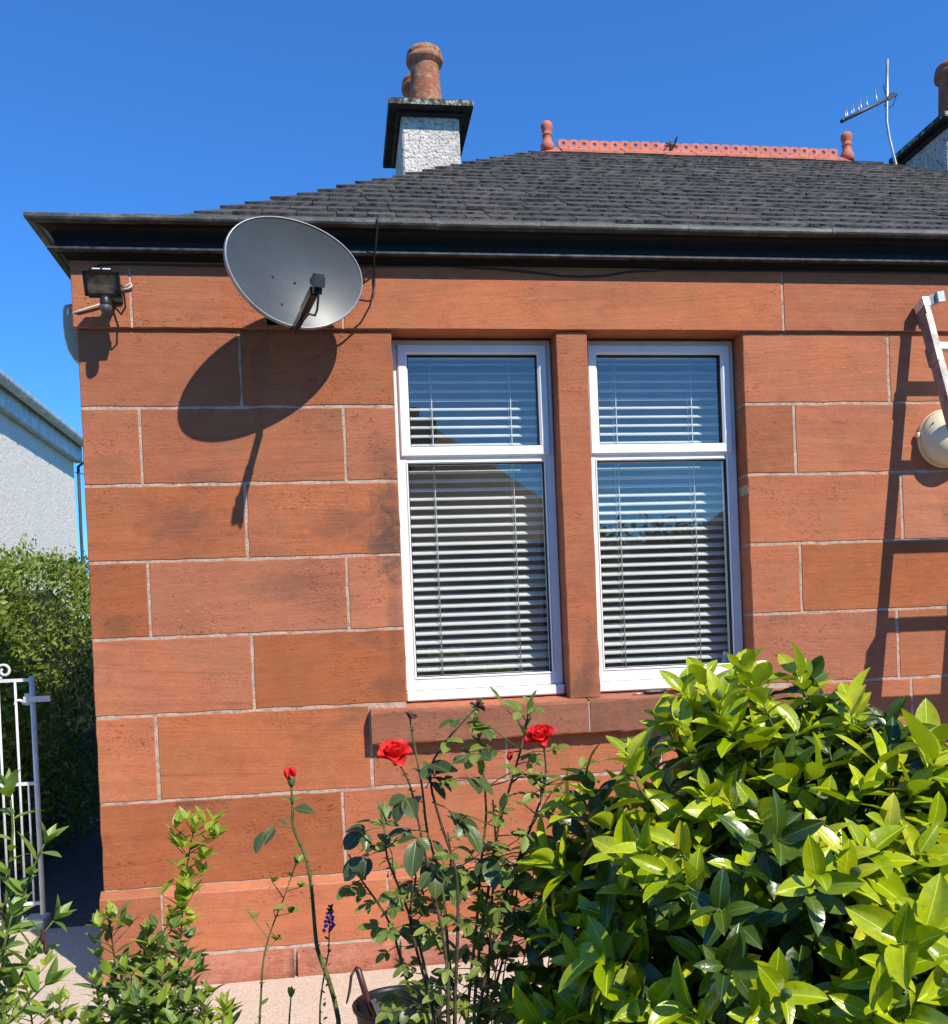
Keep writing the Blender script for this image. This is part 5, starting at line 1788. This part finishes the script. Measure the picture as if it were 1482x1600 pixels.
def petal_mesh(L, W, cup, flare):
    n, c_ = 8, 3; vs = []
    for i in range(n + 1):
        t_ = i / n; w = W * min(1.0, 0.40 + 1.5 * t_) * max(0.0, 1 - max(0.0, (t_ - 0.45) / 0.60) ** 2.6) ** 0.5
        for k in range(-c_, c_ + 1):
            u = k / c_
            x = u * w / 2
            bow = cup * (1 - t_ * 0.3) * (u * u) * W * 0.55
            z = bow + cup * L * 0.32 * (t_ ** 1.5) - flare * L * max(0, t_ - 0.6) ** 2 * 4.0
            y = L * t_
            vs.append((x, y, z))
    m = 2 * c_ + 1; fs = []
    for i in range(n):
        for k in range(m - 1): fs.append((i * m + k, i * m + k + 1, (i + 1) * m + k + 1, (i + 1) * m + k))
    return MB().add(vs, fs, True).mesh("petal", m_petal)


PET = [petal_mesh(0.027, 0.025, 0.8, 0.0), petal_mesh(0.031, 0.032, 0.62, 0.25), petal_mesh(0.032, 0.038, 0.5, 0.55)]


def bloom(c, ax, s, parent, name="bloom"):
    c = Vector(c); ax = Vector(ax).normalized()
    b = empty(name, c, parent)
    o0 = ax.orthogonal().normalized()
    for ring_, (cnt, op, var, rad) in enumerate(((3, 0.06, 0, 0.0015), (4, 0.16, 0, 0.004), (5, 0.34, 1, 0.006), (5, 0.50, 1, 0.007), (5, 0.78, 2, 0.008), (4, 1.20, 2, 0.008))):
        for k in range(cnt):
            an = 2 * math.pi * (k + 0.5 * ring_) / cnt + random.uniform(-0.2, 0.2)
            sd = Matrix.Rotation(an, 3, ax) @ o0
            a_ = op + random.gauss(0, 0.07)
            d = ax * math.cos(a_) + sd * math.sin(a_)
            link_mesh("petal", PET[var], b, mat4=frame(c + sd * rad * s, d, -sd * math.cos(a_) + ax * math.sin(a_), s * random.uniform(0.92, 1.08)))
    cal = MB().lathe([(0.002, -0.020), (0.006, -0.016), (0.0085, -0.008), (0.009, 0.002), (0.006, 0.006)], c, 10, ax)
    cal.build("calyx", m_sepal, b)
    return b


bloom((0.098, -2.31, 1.198), (-0.12, -0.55, 0.85), 0.98, rose)
bloom((0.405, -2.27, 1.213), (-0.30, -0.45, 0.85), 0.92, rose)
# spent heads and small buds
for (p, ax) in (((0.135, -2.25, 1.272), (0.2, 0, 1)), ((0.268, -2.3, 1.292), (0.6, -0.2, 0.6))):
    mb = MB()
    for k in range(9):
        d = (Vector(ax).normalized() * 0.4 + rv(0.8)).normalized()
        mb.tube([Vector(p), Vector(p) + d * 0.012, Vector(p) + d * 0.018 + Vector((0, 0, -0.004))], [0.003, 0.003, 0.001], 5)
    mb.build("spent_flower", m_seed, rose)
MB().lathe([(0.003, 0), (0.007, 0.006), (0.006, 0.016), (0.001, 0.024)], (0.347, -2.2, 1.165), 10, (0.2, 0, 1)).build("bud", m_petal, rose)

# single rose stem with a closed bud, left of the bush
rs2 = empty("bud_rose", (-0.03, -2.0, 0))
tag(rs2, "tall single rose stem with a small closed red bud, left of the rose bush", "rose")
S_ = [(-0.125, -2.0, 1.119), (-0.125, -2.0, 1.056), (-0.124, -2.0, 1.012), (-0.1, -2.0, 0.944), (-0.09, -2.0, 0.869), (-0.087, -2.0, 0.795), (-0.082, -2.0, 0.728), (-0.061, -2.0, 0.66), (-0.044, -2.0, 0.577), (-0.041, -2.0, 0.494), (-0.03, -2.0, 0.0)]
o, P_ = stem_tube(S_, 0.0026, 0.007, m_stem_green, rs2, thorns=34)
b = empty("bud", S_[0], rs2)
for k in range(5):
    an = k * 1.257; sd = Vector((math.cos(an), math.sin(an), 0)); ax = Vector((-0.1, -0.1, 1))
    link_mesh("petal", PET[0], b, mat4=frame(Vector(S_[0]) + sd * 0.003 + Vector((0, 0, 0.006)), ax + sd * 0.08, -sd + Vector((0, 0, 0.1)), 1.0))
MB().lathe([(0.003, -0.012), (0.0075, -0.004), (0.0095, 0.006), (0.008, 0.014)], S_[0], 10).build("calyx", m_sepal, b)
fo = Foliage(); pet = MB()
fo.add(RD[0], frame((-0.122, -2.0, 1.057), (0.9, -0.3, -0.12), (0.1, -0.5, 1), 0.85))
pet.tube([(-0.125, -2.0, 1.06), (-0.121, -2.0, 1.058)], 0.0012, 4)
pet.tube([(-0.124, -2.0, 1.015), (-0.161, -2.025, 1.026), (-0.185, -2.04, 1.015)], [0.0016, 0.0013, 0.001], 4, False)
fo.add(RD[1], frame((-0.185, -2.04, 1.015), (-0.6, -0.3, -0.75), (-0.5, -0.6, 0.6), 0.95))
fo.add(RD[2], frame((-0.165, -2.03, 1.022), (-0.35, -0.5, -0.35), (0.2, -0.4, 1), 0.75))
fo.add(RM[0], frame((-0.14, -2.0, 1.02), (-0.5, -0.2, 0.4), (0.3, -0.4, 1), 0.6))
for k in range(9):
    i = random.randint(3, 20)
    fo.add(random.choice(RN), frame(P_[i], (random.gauss(0, 1), random.gauss(-.3, .5), 0.5), (0, -0.4, 1), random.uniform(0.35, 0.7)))
for k in range(4):
    an = k * 1.57
    fo.add(RN[k % 5], frame(Vector(S_[0]) - Vector((0, 0, 0.045)), (math.cos(an), math.sin(an), 0.3), (0, -0.3, 1), 0.7))
pet.build("petioles", m_stem_green, rs2)["kind"] = "stuff"
fo.build(rs2, 300)


# leafy garden plants -----------------------------------------------------
def sprig_plant(name, label, cat, stems, vars_, tipvars, parent_loc, spread=0.06, dens=1.0, tip=0.12, r0=0.0018, r1=0.0045, mat=None, group=None, keep=300, side=0.0):
    e = empty(name, parent_loc); tag(e, label, cat, group)
    fo_ = Foliage(); pm = MB()
    for S in stems:
        base = S[-1]
        S = list(S)
        if base[2] > 0.02: S.append((base[0] * 0.5 + parent_loc[0] * 0.5, base[1], base[2] * 0.5)); S.append((parent_loc[0] + random.uniform(-.05, .05), base[1], 0.0))
        o_, P = stem_tube(S, r0, r1, mat or m_stem_brown, e)
        tot = 0
        for i in range(len(P) - 1):
            if P[i].z < 0.32: break
            tot = (P[0] - P[i]).length
            seg = (P[i + 1] - P[i]).length
            rate = dens * seg / 0.014
            cnt = int(rate) + (random.random() < rate % 1)
            for q in range(cnt):
                p = P[i].lerp(P[i + 1], random.random())
                ax = (P[i] - P[i + 1]).normalized()
                an = random.uniform(0, 6.28)
                sd = Matrix.Rotation(an, 3, ax) @ ax.orthogonal().normalized()
                if side and random.random() < side:
                    t_ = p + (sd + ax * 0.7) * random.uniform(0.02, spread)
                    pm.tube([p, t_], [0.0014, 0.0009], 4, False)
                    for w_ in range(random.randint(3, 5)):
                        an2 = random.uniform(0, 6.28); sd2 = Matrix.Rotation(an2, 3, ax) @ ax.orthogonal().normalized()
                        fo_.add(random.choice(tipvars if tot < tip else vars_), frame(t_, sd2 * 0.7 + ax * 0.7 + rv(0.15), ax - sd2 * 0.4 + Vector((0, -0.2, 0.5)), random.uniform(0.55, 1.0)))
                else:
                    fo_.add(random.choice(tipvars if tot < tip else vars_), frame(p, sd + ax * random.uniform(0.3, 0.9), ax - sd * 0.4 + Vector((0, -0.2, 0.5)) + rv(0.2), random.uniform(0.6, 1.05)))
        for q in range(5):
            an = q * 2.4; ax = (P[0] - P[1]).normalized(); sd = Matrix.Rotation(an, 3, ax) @ ax.orthogonal().normalized()
            fo_.add(random.choice(tipvars), frame(P[0], ax + sd * 0.45, ax * 0.3 - sd + Vector((0, 0, 0.3)), random.uniform(0.6, 0.9)))
    if pm.v: pm.build("twigs", mat or m_stem_brown, e)["kind"] = "stuff"
    fo_.build(e, keep)
    return e


SV = [leaf_mesh("shrub_leaf", random.uniform(0.052, 0.072), random.uniform(0.021, 0.029), m_shrub, random.uniform(0.1, 0.5), random.uniform(0, 0.4), 5, 'lance', random.uniform(-0.4, 0.4), 0.01, cols=1) for _ in range(5)]
ST = [leaf_mesh("shrub_leaf", random.uniform(0.052, 0.068), random.uniform(0.021, 0.027), m_shrub_tip, random.uniform(0.1, 0.5), random.uniform(0, 0.35), 5, 'lance', random.uniform(-0.4, 0.4), 0.02, cols=1) for _ in range(4)]
FV = [leaf_mesh("fuchsia_leaf", random.uniform(0.060, 0.080), random.uniform(0.022, 0.029), m_fuch, random.uniform(0.1, 0.4), random.uniform(0.05, 0.4), 6, 'lance', random.uniform(-0.3, 0.3), 0.01, cols=2) for _ in range(5)]

sprig_plant("leafy_shrub", "tall leafy shoot with bright yellow-green tip at the wall's left corner", "shrub",
            [[(-0.41, -1.6, 0.946), (-0.435, -1.6, 0.828), (-0.45, -1.6, 0.709), (-0.462, -1.6, 0.607), (-0.479, -1.6, 0.506), (-0.502, -1.6, 0.371)],
             [(-0.385, -1.62, 0.88), (-0.43, -1.61, 0.80), (-0.452, -1.6, 0.70)],
             [(-0.46, -1.58, 0.86), (-0.45, -1.6, 0.78), (-0.455, -1.6, 0.68)]][:1], SV, ST, (-0.5, -1.6, 0), 0.065, 2.6, 0.26, side=0.5)
low = []
for (x, y, z) in ((-0.636, -1.6, 0.725), (-0.53, -1.65, 0.69), (-0.58, -1.7, 0.62), (-0.49, -1.7, 0.60), (-0.66, -1.66, 0.58), (-0.43, -1.68, 0.57), (-0.55, -1.6, 0.64), (-0.39, -1.72, 0.52), (-0.60, -1.75, 0.52), (-0.52, -1.76, 0.55), (-0.46, -1.75, 0.50), (-0.68, -1.72, 0.50)):
    low.append([(x, y, z), (x + 0.01, y, z - 0.10), (x * 0.9 - 0.055, y, z - 0.22), (x * 0.5 - 0.28, y, 0.28)])
sprig_plant("leafy_shrub", "low bushy shrub with grey-green leaves at the lower left", "shrub", low, SV, SV + ST[:2], (-0.56, -1.68, 0), 0.055, 2.2, 0.05, side=0.30)
low2 = []
for (x, y, z) in ((-0.80, -1.75, 0.62), (-0.74, -1.7, 0.55), (-0.86, -1.8, 0.56), (-0.78, -1.85, 0.50), (-0.70, -1.85, 0.46), (-0.90, -1.72, 0.50), (-0.66, -1.9, 0.44), (-0.83, -1.9, 0.46)):
    low2.append([(x, y, z), (x + 0.01, y, z - 0.10), (x * 0.9 - 0.07, y, z - 0.20), (x * 0.5 - 0.38, y, 0.22)])
sprig_plant("leafy_shrub", "low pale green shrub at the bottom left edge below the gate", "shrub", low2, SV, ST, (-0.79, -1.8, 0), 0.055, 1.5, 0.06, side=0.30)
low3 = []
for (x, y, z) in ((-0.33, -1.75, 0.52), (-0.36, -1.8, 0.47), (-0.30, -1.82, 0.45), (-0.40, -1.85, 0.48)):
    low3.append([(x, y, z), (x + 0.01, y, z - 0.10), (x - 0.02, y, z - 0.20), (x - 0.02, y, 0.2)])
sprig_plant("leafy_shrub", "short leafy sprigs right of the low bushy shrub at the bottom", "shrub", low3, SV, ST, (-0.35, -1.8, 0), 0.05, 1.3, 0.06, side=0.30)
sprig_plant("fuchsia", "broad-leaved plant at the left edge in front of the gate", "plant",
            [[(-0.6, -2.4, 1.185), (-0.598, -2.4, 1.116), (-0.611, -2.4, 1.024), (-0.629, -2.4, 0.91), (-0.657, -2.4, 0.774)],
             [(-0.545, -2.4, 1.09), (-0.565, -2.4, 1.05), (-0.594, -2.4, 0.976), (-0.63, -2.4, 0.887), (-0.657, -2.4, 0.774)],
             [(-0.535, -2.4, 0.95), (-0.563, -2.4, 0.916), (-0.599, -2.4, 0.849), (-0.636, -2.4, 0.772)],
             [(-0.66, -2.42, 1.12), (-0.67, -2.42, 1.0), (-0.68, -2.42, 0.85)], [(-0.60, -2.42, 0.97), (-0.62, -2.42, 0.9), (-0.65, -2.42, 0.8)], [(-0.55, -2.42, 0.84), (-0.60, -2.42, 0.79), (-0.66, -2.42, 0.7)]],
            FV, FV, (-0.66, -2.4, 0), 0.05, 0.85, 0.05, mat=m_stem_green)
fb = bpy.data.objects["fuchsia"]
for (p, s) in (((-0.545, -2.42, 0.915), 1.0), ((-0.552, -2.41, 0.93), 0.8)):
    MB().lathe([(0.0015, 0.010), (0.003, 0.006), (0.0035, 0.0), (0.0055, -0.008), (0.0045, -0.015), (0.001, -0.020)], p, 10).build("flower_bud", m_seed, fb)
sprig_plant("thin_seedling", "thin leaning stem with a few leaves, left of the bud rose", "plant",
            [[(-0.129, -1.9, 0.908), (-0.158, -1.9, 0.834), (-0.191, -1.9, 0.76), (-0.214, -1.9, 0.685), (-0.224, -1.9, 0.594), (-0.234, -1.9, 0.471)]], RN, RN, (-0.24, -1.9, 0), 0.05, 0.40, 0.03, 0.0012, 0.0042, mat=m_stem_green, side=0.45)
sprig_plant("small_seedling", "small leafy seedling at the bottom between two stems", "plant", [[(-0.298, -2.0, 0.601), (-0.307, -2.0, 0.551), (-0.318, -2.0, 0.464)]], ST, ST, (-0.32, -2.0, 0), 0.03, 0.35, 0.03, mat=m_stem_green)
sprig_plant("tiny_seedling", "tiny two-leaved seedling at the bottom beside the bud rose stem", "plant", [[(-0.154, -1.9, 0.587), (-0.161, -1.9, 0.526), (-0.168, -1.9, 0.434)]], RN, RN, (-0.17, -1.9, 0), 0.03, 0.18, 0.02, mat=m_stem_green)

# purple flower spike
tf = empty("purple_toadflax", (-0.09, -1.9, 0))
tag(tf, "slender purple flower spike between the bud rose and the rose bush", "flower")
stem_tube([(-0.051, -1.9, 0.794), (-0.056, -1.9, 0.748), (-0.061, -1.9, 0.687), (-0.075, -1.9, 0.626), (-0.09, -1.9, 0.488), (-0.09, -1.9, 0.0)], 0.0013, 0.0030, m_stem_green, tf)
for k in range(26):
    t_ = k / 25; p = Vector((-0.051 - 0.006 * t_, -1.9, 0.800 - 0.055 * t_)); an = k * 2.4; r_ = 0.002 + 0.011 * t_ ** 1.1
    d = Vector((math.cos(an), math.sin(an), -0.1 + 0.7 * (1 - t_)))
    MB().lathe([(0.0006, -0.003), (0.0022 + 0.0024 * t_, 0.0), (0.0028 + 0.003 * t_, 0.003), (0.0006, 0.007)], p + d * r_ * 0.8, 6, d).build("floret", m_purple if t_ > 0.25 else m_seed, tf)
fo = Foliage()
for k in range(16):
    an = k * 2.4; z = 0.735 - 0.016 * k
    fo.add(RN[k % 5], frame((-0.060 - max(0, 0.70 - z) * 0.12, -1.9, z), (math.cos(an), math.sin(an), 0.7), (0, -0.3, 1), 0.45))
fo.build(tf, 300)

# dry seed heads right of the rose
sh = empty("dry_seed_stems", (0.33, -1.8, 0))
tag(sh, "dark dry stems with small seed heads between rose bush and camellia", "plant")
for k in range(6):
    x = 0.40 + 0.028 * k + random.uniform(-0.02, 0.02); z = 0.86 - 0.03 * abs(k - 2) + random.uniform(-0.04, 0.03)
    stem_tube([(x, -1.8, z), (x - 0.01, -1.8, z - 0.12), (x - 0.05, -1.8, z - 0.3), (0.33, -1.8, 0.2), (0.33, -1.8, 0.0)], 0.001, 0.003, m_stem_brown, sh)
    mb = MB()
    for q in range(12):
        p = Vector((x, -1.8, z - 0.075 * q / 12)); an = q * 2.4; d = Vector((math.cos(an), math.sin(an), 0.5))
        mb.lathe([(0.0005, -0.003), (0.0028, 0), (0.0028, 0.003), (0.0005, 0.006)], p + d * 0.005, 5, d)
    mb.build("seed_head", m_seed, sh)

# black bucket with a broken handle
bu = empty("black_bucket", (0.14, -0.98, 0))
tag(bu, "black plastic bucket on the paving behind the rose stems", "bucket")
bc = (0.145, -0.95, 0.0)
MB().lathe([(0.118, 0.001), (0.122, 0.0), (0.150, 0.180), (0.158, 0.181), (0.160, 0.191), (0.156, 0.195), (0.148, 0.193), (0.143, 0.180), (0.116, 0.012), (0.001, 0.010)], bc, 40, caps=False).build("shell", m_pot_black, bu)
MB().lathe([(0.132, 0.085), (0.08, 0.095), (0.001, 0.09)], bc, 24, caps=False).build("contents", m_soil, bu)
MB().lathe([(0.001, 0.0), (0.035, 0.004), (0.05, 0.02), (0.048, 0.05), (0.03, 0.07), (0.001, 0.075)], (0.185, -1.02, 0.085), 16, (0.1, -0.2, 1)).build("stone", m_plastic_grey, bu)
tr = empty("garden_trowel", (0.05, -0.96, 0.15))
tag(tr, "brown-handled garden tool standing in the black bucket", "garden tool")
MB().tube([(0.003, -0.95, 0.322), (0.012, -0.955, 0.318), (0.036, -0.965, 0.225), (0.058, -0.975, 0.155)], [0.009, 0.011, 0.0115, 0.010], 10).build("handle", m_wood_handle, tr)
MB().bar((0.058, -0.985, 0.222), (0.085, -0.985, 0.150), 0.018, 0.006).build("blade", m_metal, tr)
MB().tube([(0.003, -0.95, 0.322), (-0.012, -0.955, 0.30), (-0.020, -0.955, 0.25), (-0.032, -0.95, 0.205)], [0.004, 0.005, 0.005, 0.003], 6).build("strap", m_stem_brown, tr)
